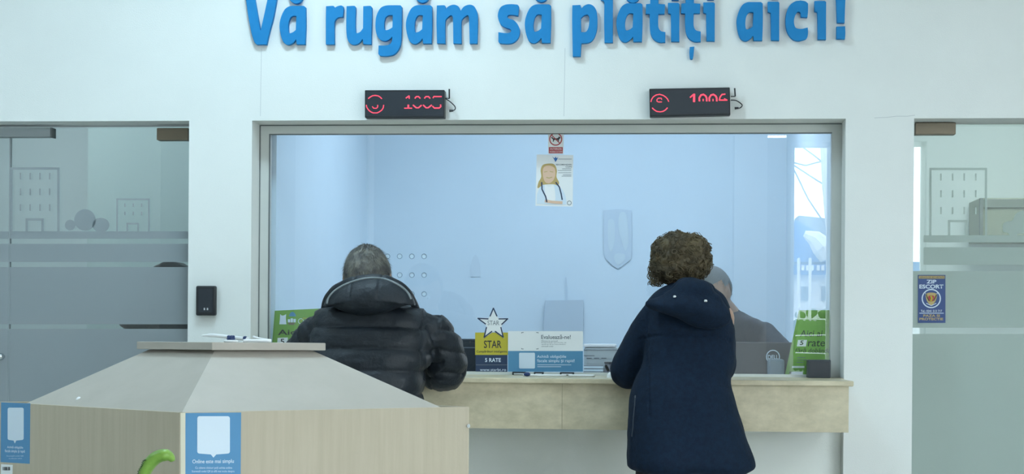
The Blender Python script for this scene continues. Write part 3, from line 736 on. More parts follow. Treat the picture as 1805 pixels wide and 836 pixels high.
text('lettering', 'COPII', (997, 293, 1007.5, 295.8), M['ink_grey'], t, WP, 2, .01)
decal('small_print', [rect(991, 297.5, 1007, 298.3), rect(983, 300.5, 1007, 301.2), rect(984, 304.5, 1007, 305.2), rect(992, 308.2, 1007, 309), rect(990, 310.6, 1007, 311.3)], M['ink_grey'], t, WP, 1)
decal('seal', [disc(1003.5, 358, 4), disc(1003.5, 358, 3)], M['ink_grey'], t, WP, 1)

t = thing('star_sign', P(866, 660, GY-.004), 'yellow and navy star shop sticker with a star on top, on the window', 'sticker')
star = []
tips = [(869.8, 541), (898, 561.5), (888.5, 597), (852, 597), (839.5, 560.5)]
inn = [(877.5, 560.5), (884, 574.5), (870.5, 584.5), (858, 575), (862.5, 560.5)]
for a, b in zip(tips, inn): star += [a, b]
decal('yellow_panel', [rect(837.5, 586.5, 895.5, 626)], M['yellow'], t, WP, 0)
decal('navy_panel', [rect(838.5, 626, 894.5, 658)], M['navy'], t, WP, 0)
decal('star', [star], M['paper'], t, WP, 2)
for a_, t_, b_ in (((864,557.5),(869.8,543.5),(876,557.5)), ((879.5,562.5),(895,562.3),(884.5,572)), ((883,577.5),(887,594.5),(873,584.5)), ((867,584.5),(853.5,594.8),(857.5,577.5)), ((856,571.5),(842.5,561.5),(860.5,562.5))):
    decal('star_outline', [stroke([a_, t_], 2.1)], M['navy'], t, WP, 3); decal('star_outline', [stroke([t_, b_], 2.1)], M['navy'], t, WP, 4)
text('lettering', 'STAR', (859.5, 565.5, 880, 573.5), M['ink_grey'], t, WP, 3)
text('lettering', 'STAR', (853, 600.5, 884, 614), M['ink'], t, WP, 1, .012)
text('lettering', 'Cumpărături inteligente', (840, 617.5, 893.5, 623), M['ink'], t, WP, 1, .01)
text('lettering', '5 RATE', (855, 631.5, 883, 638.5), M['bubble'], t, WP, 1, .02)
text('lettering', 'www.starbt.ro', (846, 649.5, 892, 654.5), M['bubble'], t, WP, 1)
decal('rule', [rect(839, 643, 894, 644)], M['ink_grey'], t, WP, 1)

WQ = front(GY-.012)
t = thing('payment_notice', P(962, 656, GY-.012), 'white and blue payment notice sheet low on the window', 'notice')
decal('white_half', [rect(895.5, 584, 1027.5, 619)], M['paper'], t, WQ, 0)
decal('blue_half', [rect(895.5, 619, 1027.5, 655.5)], M['sheet_blue_b'], t, WQ, 0)
for q_ in [[(919,588),(919,586),(923,586),(923,587),(920,587),(920,588)], [(949,588),(949,586),(945,586),(945,587),(948,587),(948,588)], [(919,614),(919,616),(923,616),(923,615),(920,615),(920,614)], [(949,614),(949,616),(945,616),(945,615),(948,615),(948,614)]]: decal('scan_bracket', [q_], M['ink_grey'], t, WQ, 1)
text('lettering', 'Evaluează-ne!', (954, 590, 1006, 598), M['ink_grey'], t, WQ, 1, .012)
for k, (s, x1) in enumerate((('Părerea ta contează', 983), ('Evaluează serviciile și', 998), ('ajută-ne să le îmbunătățim', 997), ('scanează codul', 975))):
    text('small_print', s, (954.5, 600+k*3.1, x1, 602.5+k*3.1), M['ink_grey'], t, WQ, 1)
decal('bubble', [rrect(915, 622, 943, 650, 2), ], M['bubble'], t, WQ, 1)
text('lettering', 'Achită obligațiile', (946.5, 626, 998, 632.5), M['bubble'], t, WQ, 1, .01)
text('lettering', 'fiscale simplu și rapid!', (946.5, 633.5, 1013, 640.5), M['bubble'], t, WQ, 1, .01)
decal('small_print', [rect(947, 643, 1007, 644), rect(947, 646.3, 989, 647.3)], M['bubble'], t, WQ, 1)

# green signs standing inside the glass
GP = front(GY+.03)
t = thing('instalment_sign', P(520, 640, GY+.03), 'green sign with little icons at the left end of the window', 'sign')
decal('sheet', [[(484.5, 548), (600, 542.5), (600, 640), (477, 640)]], M['green'], t, GP, 0, .002)
decal('edge', [[(484.5, 548), (487, 548), (480, 640), (477, 640)]], M['green_dark'], t, GP, 2)
decal('bear_icon', [smooth([(494,554,1),(497,556.5),(501,556),(504.5,554,1),(504,561),(505,572,1),(492.5,572,1),(493.5,562)])], M['bubble'], t, GP, 2)
decal('balloon_icon', [smooth([(509,558,1),(512,552),(516,550),(520,553),(522,558,1)])], M['sheet_blue'], t, GP, 2)
decal('sails_icon', [rect(507.5, 563, 511.5, 568.5), rect(512.5, 561.5, 516.5, 568.5), rect(517.5, 562.5, 521.5, 568.5)], M['bubble'], t, GP, 2)
decal('hull_icon', [[(507.5, 569), (520.5, 569), (518.5, 573), (509.5, 573)]], M['fitting'], t, GP, 2)
decal('wheel_icon', [disc(530.5, 566.5, 5), disc(530.5, 566.5, 4)], M['bubble'], t, GP, 2)
decal('bike_icon', [stroke([(530.5,566.5),(536,560.5),(541,562)], 1.2)], M['yellow'], t, GP, 3)
decal('wheel_icon', [disc(543.5, 565.5, 5), disc(543.5, 565.5, 4)], M['bubble'], t, GP, 2)
text('lettering', 'Aici ai', (490, 581.5, 548, 591, -1), M['ink'], t, GP, 2, .015)
decal('number_box', [[(489.5, 596), (507.5, 595.3), (506.5, 609), (488.5, 609)]], M['paper'], t, GP, 2)
text('lettering', '5', (494.5, 597.5, 501.5, 607), M['ink'], t, GP, 3, .02)
text('lettering', 'rate', (510, 596.5, 548, 607), M['ink'], t, GP, 2, .02)
t = thing('instalment_sign', P(1425, 668, GY+.03), 'green instalment sign at the right end of the window, partly washed out', 'sign')
decal('sheet', [[(1408, 547), (1472, 547), (1472, 668.5), (1382, 668.5)]], M['green'], t, GP, 0, .002)
decal('edge', [[(1408, 547), (1411, 547), (1393, 668.5), (1382, 668.5)]], M['green_dark'], t, GP, 2)
text('lettering', 'Aici ai', (1410, 582.5, 1450, 593.5), M['ink'], t, GP, 2, .005, shear=.15)
decal('number_box', [[(1406.5, 599.5), (1422.5, 599.5), (1420.5, 611), (1404.5, 611)]], M['paper'], t, GP, 2)
text('lettering', '5', (1409.5, 600.5, 1416.5, 608.5), M['ink'], t, GP, 3, .02, shear=.15)
text('lettering', 'rate', (1423.5, 600, 1454, 611), M['ink'], t, GP, 2, .01, shear=.15)
text('lettering', 'fără dobândă', (1402, 613.5, 1464, 622), M['ink'], t, GP, 2, 0, shear=.15)
decal('small_print', [rect(1405, 630, 1420, 631.2), rect(1405, 634, 1422, 635.2), rect(1404, 638.5, 1416, 639.7)], M['ink_grey'], t, GP, 2)
decal('logo_box', [rect(1396, 645.5, 1418, 649)], M['paper'], t, GP, 2); decal('logo_box', [rect(1391.5, 655.5, 1415, 662)], M['paper'], t, GP, 2)

# black box on the counter, right end
t = thing('card_terminal', (P(1444, 669, .06).x, .09, zc), 'dark grey square box standing on the right end of the counter', 'box')
bm = BM(); a = P(1424.5, 634.5, .05); b = P(1464.5, 670, .05); box(bm, a.x, b.x, .05, .125, zc, a.z, .004); obj('case', bm, mat('dark_grey_plastic', (.035, .045, .055), .5), t)
bm = BM(); box(bm, a.x+.006, b.x-.006, .0485, .052, zc+.006, a.z-.006, .001); obj('face', bm, M['monitor'], t)

# glass shelf / low tray between glass and counter with pens
def pen(name, pts, r, lab, group=None, m='white', cap=None):
    b = Vector(pts[0]); t = thing(name, b, lab, 'pen', group)
    bm = BM(); n = len(pts)
    tube(bm, cat_rom([tuple(p) for p in pts], 4) if n > 2 else pts, r if not isinstance(r, list) else r, 10)
    obj('barrel', bm, M[m], t, True)
    if cap:
        bm = BM(); ball(bm, cap[0], cap[1], 14, 8); obj('clip_ring', bm, M['blue_cap'], t, True)
    return t
def cp(px, py, Y, dz=.006):            # a point resting on the counter
    q = P(px, py, Y); q.z = zc+dz; return q
pen('counter_pen', [cp(922, 661, -.20), cp(948, 661, -.20), cp(998, 661, -.21)], .0048, 'white pen with a blue ring lying on the counter under the notice', 'white counter pens', cap=(cp(929, 660, -.215, .010), (.014, .010, .009)))
pen('counter_pen', [cp(1002, 661, -.19), cp(1024, 661, -.19), cp(1048, 661, -.2)], .0055, 'plain white pen lying on the counter left of the woman', 'white counter pens')
t = thing('pen_base', cp(1076, 661, -.22, 0), 'small round white pen base on the counter by the elbow of the woman', 'pen base')
bm = BM(); c = cp(1077, 661, -.22, 0); tube(bm, [c, c+Vector((0,0,.012)), c+Vector((0,0,.022))], [.018, .016, .008], 18); obj('base', bm, M['white'], t)
bm = BM(); c = c+Vector((-.01,0,.026)); tube(bm, [c, c+Vector((-.012,0,.024))], .006, 10); obj('socket', bm, M['black'], t)
# dark document clips beneath the notice
for i, (a, b) in enumerate(((903, 927), (941, 958), (987, 1012))):
    t = thing('glass_clamp', cp((a+b)/2, 660, .10, 0), ['black clamp at the foot of the glass under the left end of the notice', 'short black clamp at the foot of the glass under the middle of the notice', 'black clamp at the foot of the glass under the right end of the notice'][i], 'clamp', 'black clamps at the foot of the window glass')
    bm = BM(); box(bm, P(a, 655, .1).x, P(b, 655, .1).x, .095, .128, zc, zc+.014, .002); obj('jaw', bm, M['black'], t)
    bm = BM(); box(bm, P(a+3, 655, .1).x, P(b-3, 655, .1).x, .088, .096, zc+.002, zc+.008, .001); obj('screw_bar', bm, M['steel'], t)

# ------------------------------------------------------------------ office interior
dz_ = .99
dk = thing('office_desk', ((xl+xr)/2, .5, 0), 'grey office desk behind the window glass', 'desk')
bm = BM(); box(bm, gx0+.02, gx1-.02, .22, .80, dz_-.03, dz_, .004); obj('desktop', bm, mat('grey_desk', (.35, .40, .44), .5), dk)
for x in (gx0+.05, (gx0+gx1)/2, gx1-.08):
    bm = BM(); box(bm, x, x+.04, .25, .75, 0, dz_-.03); obj('leg', bm, M['steel'], dk)
def monitor(px0, py0, px1, py1, Y, lab, logo):
    a, b = P(px0, py0, Y), P(px1, py1, Y); cx = (a.x+b.x)/2
    t = thing('monitor', (cx, Y+.05, dz_), lab, 'monitor')
    bm = BM(); box(bm, a.x, b.x, Y, Y+.03, max(b.z, dz_+.03), a.z, .006); obj('screen_back', bm, M['monitor'], t)
    bm = BM(); box(bm, a.x+.008, b.x-.008, Y+.03, Y+.033, max(b.z, dz_+.03)+.008, a.z-.008); obj('screen', bm, M['black'], t)
    bm = BM(); box(bm, cx-.10, cx+.10, Y-.06, Y+.12, dz_, dz_+.012, .004); obj('foot', bm, M['monitor'], t)
    return t
mt_ = monitor(1292, 603, 1408, 668, .36, 'dark monitor back with a round logo beside the right green sign', True)
MP = front(.358)
decal('logo_ring', [disc(1362.5, 629.5, 12.3, 12.6), disc(1362.5, 629.5, 10.6, 10.9)], M['bubble'], mt_, MP, 1)
text('lettering', 'DELL', (1353.5, 626, 1372, 633.5), M['bubble'], mt_, MP, 1, .02)
bm = BM(); a, b = P(1352.5, 633, .33), P(1382.5, 664, .33)
box(bm, a.x, b.x, .315, .357, dz_, a.z, .012); obj('stand_neck', bm, mat('pale_monitor_stand', (.20, .25, .29), .4), mt_)
m2 = monitor(752, 597, 846, 664, .40, 'dark monitor standing left of the star sticker behind the glass', False)
bm = BM(); pbox(bm, 790, 612, 842, 614, .396, .006); obj('vent_line', bm, M['ink_grey'], m2)
# printer and stack of papers
t = thing('printer', (P(1060, 660, .45).x, .6, dz_), 'pale grey printer behind the glass left of the woman', 'printer')
bm = BM(); a, b = P(1029, 612, .45), P(1098, 660, .45); box(bm, a.x, b.x+.05, .45, .75, dz_, a.z, .012)
obj('body', bm, mat('printer_plastic', (.42, .48, .50), .5), t)
bm = BM(); box(bm, a.x-.002, P(1085, 612, .45).x, .445, .755, a.z, a.z+.014, .004); obj('lid', bm, M['white'], t)
bm = BM(); pbox(bm, 1029, 616.5, 1092, 617.7, .447, .004); pbox(bm, 1029, 626.5, 1048, 627.7, .447, .004)
for k in range(3): pbox(bm, 1034+k*13, 631, 1043+k*13, 632.6, .447, .004)
obj('slot', bm, M['ink_grey'], t)
for k in range(6):
    z0 = dz_+.001+k*.0135; a = P(1029, 650, .36)
    o = thing('paper_stack', (a.x+.05, .41, z0), ['lowest', 'second lowest', 'third lowest', 'third highest', 'second highest', 'topmost'][k]+' file of the paper pile in front of the printer', 'file', 'files piled before the printer')
    bm = BM(); j = random.uniform(-.003, .003); box(bm, a.x+j, P(1064, 650, .36).x+j, .35, .44, z0, z0+.0095, .001); obj('sheets', bm, M['shield_hi'], o)
    bm = BM(); box(bm, a.x+j+.001, P(1063, 650, .36).x+j, .352, .438, z0+.0095, z0+.0125, .0005); obj('cover', bm, M['ink_grey'], o)
t = thing('cash_box', (P(1073, 660, .34).x, .38, dz_), 'small dark grey box between the paper pile and the woman', 'box')
bm = BM(); a, b = P(1066, 638, .34), P(1084, 662, .34); box(bm, a.x, b.x, .34, .42, dz_, a.z-.008, .003); obj('body', bm, mat('greyish_violet_plastic', (.10, .11, .14), .5), t)
bm = BM(); box(bm, a.x-.002, b.x+.002, .338, .422, a.z-.008, a.z, .002); obj('lid', bm, M['monitor'], t)

# wall items
t = thing('coat_of_arms', (P(1089, 474, OB-.02).x, OB-.015, P(1089, 474, OB-.02).z), 'faint pale blue shield shape left of the woman', 'plaque')  # crest shape put on the wall for a faint ghost in the glass
OP = front(OB-.006)
decal('shield', [smooth([(1064,371,1),(1090,369),(1113,371,1),(1113.5,420),(1112,455),(1102,465),(1089,474,1),(1075,464),(1066,452),(1064,420)])], M['shield'], t, OP, 0, .006)
decal('relief', [smooth([(1072,390),(1078,386),(1083,392),(1083,425),(1077,444),(1072,430)])], M['shield_hi'], t, OP, 7, .002)
decal('relief', [smooth([(1093,376),(1102,376),(1106,392),(1107,430),(1102,442),(1096,425),(1090,400)])], M['shield_hi'], t, OP, 7, .002)
decal('relief', [smooth([(1085,448),(1100,448),(1101,458),(1090,467),(1083,458)])], M['shield_hi'], t, OP, 7, .002)
t = thing('reflected_panel', (P(994, 585, OB-.02).x, OB-.012, P(994, 585, OB-.02).z), 'plain grey panel standing in for a reflection above the notice sheet', 'board')  # panel and stick added on the wall to imitate a reflection in the glass
decal('panel', [[(961, 530), (1028, 529), (1028, 586), (958, 586)]], mat('grey_reflection', (.50, .60, .68), .6), t, front(OB-.02), 0, .015)
decal('reflected_stick', [stroke([(997.5, 490), (999, 508), (998.5, 529)], 2)], M['shield'], t, front(OB-.01), 0, .004)
t = thing('wall_bracket', (P(838, 490, OB).x, OB-.01, P(838, 490, OB).z), 'faint small bracket on the office wall right of the speaking holes', 'bracket')
decal('plate', [smooth([(831,462),(838,449),(845,462),(847,488,1),(829,488,1)])], mat('bracket_paint', (.61, .72, .80), .7), t, front(OB-.003), 0, .003)

# ------------------------------------------------------------------ kiosk
def KP(px, depth_y): return depth_y
kA = Vector((-.908, -2.40)); kB = Vector((-.129, -1.86)); kD = Vector((-1.596, -1.77))
# recompute corners from real distances in front of the lens
def along(px, dist):                    # ground point seen in column px at distance dist along the lens axis
    d = pixray(px, HY); d = d/(-(ROT.inverted() @ d).z); return (CAM+d*dist).xy
kA = along(318, 4.50); kB = along(828, 5.04); kD = along(-6, 5.14); kC = kB+kD-kA
kc = (kA+kB+kC+kD)/4
kz = .975; kt = 1.167
ks = thing('writing_desk', (kc.x, kc.y, 0), 'square pale wood writing desk with sloping sides in the left foreground', 'desk')
def quad_prism(bm, a, b, th, z0, z1):
    """upright board whose outer face runs a-b"""
    a, b = Vector(a), Vector(b); d = (b-a).normalized(); n = Vector((-d.y, d.x)); 
    if (kc-(a+b)/2).dot(n) < 0: n = -n
    return hull(bm, [(p.x, p.y, z) for p in (a, b, a+n*th, b+n*th) for z in (z0, z1)])
e = .018
for a, b in ((kA, kB), (kB, kC), (kC, kD), (kD, kA)):
    bm = BM(); d = (b-a).normalized(); quad_prism(bm, a+d*e*(1 if (a, b) != (kA, kB) else 0), b, e, .0, kz); obj('side_panel', bm, M['wood'], ks)
bm = BM(); d1 = (kA-kc)
bot = [kA*.985+kc*.015, kA+(kB-kA)*.915+(kC-kB)*.01, kc+((kC-kc)*.86), kA+(kD-kA)*.86+(kC-kD)*.01]
top_ = [kc+(p-kc)*.345 for p in (kA, kB, kC, kD)]
zf0, zf1 = kz-.006, kt-.024
for i in range(4):
    bm = BM(); a, b, c, d = bot[i], bot[(i+1)%4], top_[(i+1)%4], top_[i]
    q = [Vector((a.x, a.y, zf0)), Vector((b.x, b.y, zf0)), Vector((c.x, c.y, zf1)), Vector((d.x, d.y, zf1))]
    n = (q[1]-q[0]).cross(q[3]-q[0]).normalized()
    if n.z < 0: n = -n
    hull(bm, q+[v-n*.016 for v in q]); obj('sloping_panel', bm, M['wood_top'], ks)
bm = BM(); hull(bm, [(p.x, p.y, z) for p in [kc+(q-kc)*.4 for q in (kA, kB, kC, kD)] for z in (kt-.023, kt)])
bmesh.ops.bevel(bm, geom=bm.edges[:], offset=.0012, segments=1, affect='EDGES'); obj('top_board', bm, M['wood_top'], ks)
bm = BM(); hull(bm, [(p.x, p.y, z) for p in [kc+(q-kc)*.95 for q in (kA, kB, kC, kD)] for z in (kz-.04, kz-.02)]); obj('inner_shelf', bm, M['wood'], ks)
# edge strip on the front corner, screw head
dAB = (kB-kA).normalized(); nAB = Vector((dAB.y, -dAB.x)); nAB = nAB if (kc-kA).dot(nAB) < 0 else -nAB
FR = Plane((kA.x, kA.y, 0), (nAB.x, nAB.y, 0))
dAD = (kD-kA).normalized(); nAD = Vector((dAD.y, -dAD.x)); nAD = nAD if (kc-kA).dot(nAD) < 0 else -nAD
FL = Plane((kA.x, kA.y, 0), (nAD.x, nAD.y, 0))
decal('edge_strip', [[(318.3, 728), (326.5, 728), (326.5, 1200), (318.3, 1200)]], mat('edge_band', (.66, .63, .50), .5), ks, FR, 1)
u, v = FR.dec(824.5, 751); c = FR.pt(u, v, .001); bm = BM(); tube(bm, [c, c+FR.N*.004], .006, 14); obj('screw', bm, M['chrome'], ks)
u, v = FR.dec(822, 752)
# little hinge nub on the slope
c = Vector((along(140, 4.93).x, along(140, 4.93).y, kz+.012)); bm = BM(); ball(bm, c, (.010, .009, .014), 12, 8); ball(bm, c+Vector((.012, -.006, -.008)), .006, 10, 6); obj('hinge_nub', bm, M['white'], ks)

# blue notices on the kiosk
t = thing('kiosk_notice', FR.pt(*FR.dec(376, 862), 0), 'blue notice with a white speech bubble on the right front side of the desk', 'notice', )
decal('sheet', [[(327, 728.5), (425, 727.5), (424, 866), (326, 868)]], M['sheet_blue'], t, FR, 0)
decal('bubble', [rrect(347.5, 734, 405, 800, 4)[:10] + [(381, 801.5), (376, 807), (371.5, 801.5)] + rrect(347.5, 734, 405, 800, 4)[10:]], M['bubble'], t, FR, 1)
text('lettering', 'Online este mai simplu', (339, 810.5, 412, 819.5, -1), M['bubble'], t, FR, 1, .012)
text('small_print', 'Cu câteva clickuri poți achita online', (344, 823, 409, 828), M['bubble'], t, FR, 1)
text('small_print', 'Scanează codul QR și află mai multe despre', (338, 829, 413, 834), M['bubble'], t, FR, 1)
t = thing('kiosk_notice', FL.pt(*FL.dec(27, 818), 0), 'narrow looking blue notice on the left side of the desk', 'notice')
decal('sheet', [[(2, 709.5), (53.5, 711.5), (52.5, 818), (1, 815)]], M['sheet_blue'], t, FL, 0)
bb = rrect(14, 719, 42, 776, 3)
decal('bubble', [bb[:10]+[(29, 777), (26.5, 782), (24.5, 777)]+bb[10:]], M['bubble'], t, FL, 1)
text('lettering', 'Achită obligațiile', (13, 786, 41, 791.5, 1), M['bubble'], t, FL, 1, .012)
text('lettering', 'fiscale simplu și rapid', (9, 792.5, 44, 799, 1), M['bubble'], t, FL, 1, .012)
text('small_print', 'Scanează codul QR', (12, 803, 42, 805.5), M['bubble'], t, FL, 1)
text('small_print', 'și plătește online', (16, 807.5, 39, 810), M['bubble'], t, FL, 1)
t = thing('barcode_label', FL.pt(*FL.dec(12, 833), 0), 'small white barcode label below the left blue notice', 'label')
decal('sheet', [[(2, 818.5), (22.5, 820), (22, 838), (1.5, 837)]], M['paper'], t, FL, 0)
decal('bars', [rect(5.5+k*2.1, 823.5, 6.3+k*2.1+.5*(k%3), 829.5) for k in range(6)], M['ink'], t, FL, 1)

# pens on the kiosk top
def kp(px, dist, dz):
    g = along(px, dist); return Vector((g.x, g.y, kt+dz))
pen('desk_pen', [kp(355, 5.16, .020), kp(376, 5.14, .021), kp(405, 5.10, .016), kp(437, 5.05, .010)], [.001]+[.0035]*2+[.006]*10, 'long white tapered pen propped on the desk top', 'white pens on the desk top', cap=(kp(432, 5.055, .0125), (.0075, .0075, .0075)))
pen('desk_pen', [kp(429, 4.96, .0055), kp(450, 4.96, .0055), kp(478, 4.96, .0055)], .0048, 'short white pen lying flat on the desk top', 'white pens on the desk top')
pen('desk_pen', [kp(446, 5.02, .018), kp(460, 5.01, .011), kp(478, 5.0, .007)], .0035, 'white pen slanting down across the flat pen on the desk top', 'white pens on the desk top')
t = thing('pen_base', kp(407, 4.92, 0), 'round white pen base with a dark blue knob on the desk top', 'pen base')
bm = BM(); c = kp(407, 4.92, 0); tube(bm, [c, c+Vector((0,0,.003)), c+Vector((0,0,.006)), c+Vector((0,0,.0075))], [.019, .021, .021, .014], 24); obj('base', bm, M['white'], t, True)
bm = BM(); ball(bm, c+Vector((0,0,.011)), (.013, .013, .009), 16, 10)
for k in range(5): ball(bm, c+Vector((.008*math.cos(k*1.26), .008*math.sin(k*1.26), .017)), .0045, 8, 6)
obj('knob', bm, M['blue_cap'], t, True)

# ------------------------------------------------------------------ potted plant before the kiosk
g = along(235, 4.15); pc = Vector((g.x, g.y, 0))
pt = thing('potted_plant', pc, 'tall green plant whose curled leaf tip rises before the desk', 'plant')
bm = BM(); tube(bm, [pc, pc+Vector((0,0,.02)), pc+Vector((0,0,.28)), pc+Vector((0,0,.3)), pc+Vector((0,0,.33))], [.11, .12, .16, .175, .175], 28); obj('pot', bm, M['pot'], pt)
bm = BM(); tube(bm, [pc+Vector((0,0,.325)), pc+Vector((0,0,.335))], [.15, .15], 28); obj('soil', bm, M['soil'], pt)
def at(px, py, dist):
    d = pixray(px, py); return CAM+d*dist
tip = [at(x, y, 4.15) for x, y in ((246, 872), (252, 842), (261, 822), (273, 809), (286, 803), (296, 804), (302, 808.5), (304.5, 814))]
path = [tuple(pc+Vector((0,0,.33))), tuple(pc+Vector((.0,0,.6)))]+[tuple(p) for p in tip]
dens = cat_rom(path, 4)
def leaf(dn, r0, nm='leaf'):
    bm = BM(); n = len(dn); rr = [max(.002, r0*min(1, .55+i/n)*(1 if i < n*.72 else 1-.75*(i-n*.72)/(n*.28))) for i in range(n)]
    tube(bm, dn, rr, 10, flat=.6); return obj(nm, bm, M['leaf'], pt, True)
leaf(dens, .027)
bm = BM(); ed = [at(x, y, 4.128) for x, y in ((238, 850), (243, 834), (247, 826), (250, 821), (252, 814), (256, 811))]
zz = []
for i, p in enumerate(cat_rom([tuple(q) for q in ed], 4)): zz.append(Vector(p)+Vector((.0022*(-1)**i, 0, 0)))
tube(bm, zz, .0012, 5); obj('leaf_edge', bm, M['leaf_edge'], pt)
for k in range(7):
    a = k*.9+.3; L = random.uniform(.18, .26); hgt = random.uniform(.2, .38); s = pc+Vector((0, 0, .33))
    leaf(cat_rom([tuple(s+Vector((math.cos(a)*L*q, math.sin(a)*L*q, hgt*math.sin(q*2.2)))) for q in (0, .3, .6, .85, 1)], 4), .015)

# ------------------------------------------------------------------ people
def head_fn(d):
    """unit sphere -> head; -y of d is the back, +y the face"""
    x, y, z = d.x, d.y, d.z
    w_ = 1.0
    if z < 0: w_ = 1-.30*(-z)**1.3
    x2 = x*w_; y2 = y*(1-.10*max(0, -z)) + (.10*max(0, -z) if y > 0 else .16*max(0, -z))
    f = max(0, y)
    nose = math.exp(-((x/.16)**2)-(((z+.12)/.20)**2))*.20*(1 if y > 0 else 0)
    brow = math.exp(-((z-.18)/.10)**2)*.03*f
    sock = math.exp(-(((abs(x)-.34)/.18)**2)-((z-.03)/.12)**2)*.06*(1 if y > 0 else 0)
    lips = math.exp(-((x/.26)**2)-(((z+.46)/.09)**2))*.05*(1 if y > 0 else 0)
    chin = math.exp(-((x/.28)**2)-(((z+.80)/.16)**2))*.07*(1 if y > 0 else 0)
    return Vector((x2, y2+nose+brow-sock+lips+chin, z))
def hand(bm, wrist, direction, palm_n, side, curl=.5, s=1.0):
    """palm, four unequal fingers with knuckle bends and a thumb leaving the side of the palm"""
    f = Vector(direction).normalized(); n = Vector(palm_n).normalized(); n = (n-f*n.dot(f)).normalized(); u = f.cross(n).normalized()*side
    w0 = Vector(wrist); pl_ = .085*s
    for k in range(4):
        o = u*(.030-.020*k)*s
        capsule(bm, w0+o*.6, w0+f*pl_+o, .014*s, .0115*s, 10)
    lens = (.070, .078, .072, .056)
    for k in range(4):
        b = w0+f*pl_+u*(.030-.020*k)*s; d = f.copy(); L = lens[k]*s
        for j, q in enumerate((.45, .32, .23)):
            ang = curl*(.5+j*.35); d2 = (d*math.cos(ang)+n*math.sin(ang)).normalized()
            e_ = b+d2*L*q; capsule(bm, b, e_, (.0098-.001*j)*s, (.0092-.001*j)*s, 8); b = e_; d = d2
    b = w0+f*.022*s+u*.030*s; d = (f*.62+u*.72+n*.25).normalized(); e_ = b+d*.040*s; capsule(bm, b, e_, .0125*s, .0105*s, 8)
    d = (f*.92+u*.2+n*.3).normalized(); capsule(bm, e_, e_+d*.030*s, .0105*s, .009*s, 8)
def body_mesh(J, hd, head_r, hrot):
    bm = BM()
    rings_loft(bm, cat_rom([(J['pel'].x, J['pel'].y, J['pel'].z-.08, .14, .10), (J['pel'].x, J['pel'].y, J['pel'].z+.04, .15, .105), (J['chest'].x, (J['chest'].y+J['pel'].y)/2, (J['chest'].z+J['pel'].z)/2, .125, .095), (J['chest'].x, J['chest'].y, J['chest'].z, .15, .105), (J['neck'].x, J['neck'].y, J['neck'].z-.06, .13, .08), (J['neck'].x, J['neck'].y, J['neck'].z-.02, .06, .06)], 3), 24)
    capsule(bm, J['neck']-Vector((0,0,.05)), hd+Vector((0, -.02, -.03)), .056, .054, 16)
    ball(bm, hd, head_r, 48, 36, head_fn, hrot)
    for s in (-1, 1):
        q = hd+hrot@Vector((s*head_r[0]*.97, -.002, -.006)); ball(bm, q, (.010, .017, .031), 12, 10, None, hrot)
    for s, k in ((-1, 'L'), (1, 'R')):
        capsule(bm, J['sh'+k], J['el'+k], .048, .038, 14); capsule(bm, J['el'+k], J['wr'+k], .038, .026, 14)
        capsule(bm, J['neck']+Vector((s*.03,0,-.07)), J['sh'+k], .05, .048, 12)
        d = (J['wr'+k]-J['el'+k]).normalized(); hand(bm, J['wr'+k]+d*.01, J.get('hd'+k, d), (0, .1, -1), J.get('side', 1)*-s, J.get('curl', .55), .98)
        capsule(bm, J['hip'+k], J['kn'+k], .078, .055, 16); capsule(bm, J['kn'+k], J['an'+k], .055, .036, 14)
        capsule(bm, J['an'+k]-Vector((0,0,.02)), J['an'+k]+Vector((0, .12, -.045)), .036, .028, 12)
    return remeshed(bm, .0045, 2)
def joints(cx, y, zn, lean, sh_w, hip, feet_dx=.11):
    J = {}
    J['pel'] = Vector((cx, y, hip)); J['chest'] = Vector((cx, y+lean*.55, hip+(zn-hip)*.62)); J['neck'] = Vector((cx, y+lean, zn))
    for s, k in ((-1, 'L'), (1, 'R')):
        J['sh'+k] = Vector((cx+s*sh_w, y+lean*.85, zn-.07)); J['hip'+k] = Vector((cx+s*.085, y, hip-.06))
        J['kn'+k] = Vector((cx+s*feet_dx, y+.03, .48)); J['an'+k] = Vector((cx+s*feet_dx, y-.02, .095))
    return J
def shoes(J, t, m, s=1):
    for k in 'LR':
        a = J['an'+k]; bm = BM()
        capsule(bm, a+Vector((0, -.02, -.045)), a+Vector((0, .02, -.045)), .045, .046, 14); capsule(bm, a+Vector((0, .02, -.05)), a+Vector((0, .15, -.052)), .044, .038, 14); capsule(bm, a+Vector((0, 0, -.03)), a+Vector((0, 0, .03)), .048, .048, 14)
        me = remeshed(bm, .006, 3)
        for v in me.vertices: v.co.z = max(v.co.z, .002)
        link_mesh('shoe', me, m, t, True)
def trousers(J, t, m, top):
    bm = BM(); p = J['pel']
    rings_loft(bm, [(p.x, p.y, p.z-.10, .15, .12), (p.x, p.y, p.z, .165, .13), (p.x, p.y, top, .15, .12)], 28)
    for k in 'LR': capsule(bm, J['hip'+k], J['kn'+k], .092, .072, 16); tube(bm, [J['kn'+k], (J['kn'+k]+J['an'+k])/2, J['an'+k]+Vector((0,0,.0))], [.072, .068, .066], 18)
    me = remeshed(bm, .009, 3); displace(me, lambda c, n: .006*noise.noise(c*9)); link_mesh('trousers', me, m, t, True)
def px_rows(rows, Y0):
    """(py, left px, right px, y of axis, half depth) -> loft rows at real depth"""
    out = []
    for py, a, b, y, ry in rows:
        p, q = P(a, py, y), P(b, py, y); out.append(((p.x+q.x)/2, y, (p.z+q.z)/2, (q.x-p.x)/2, ry))
    return out
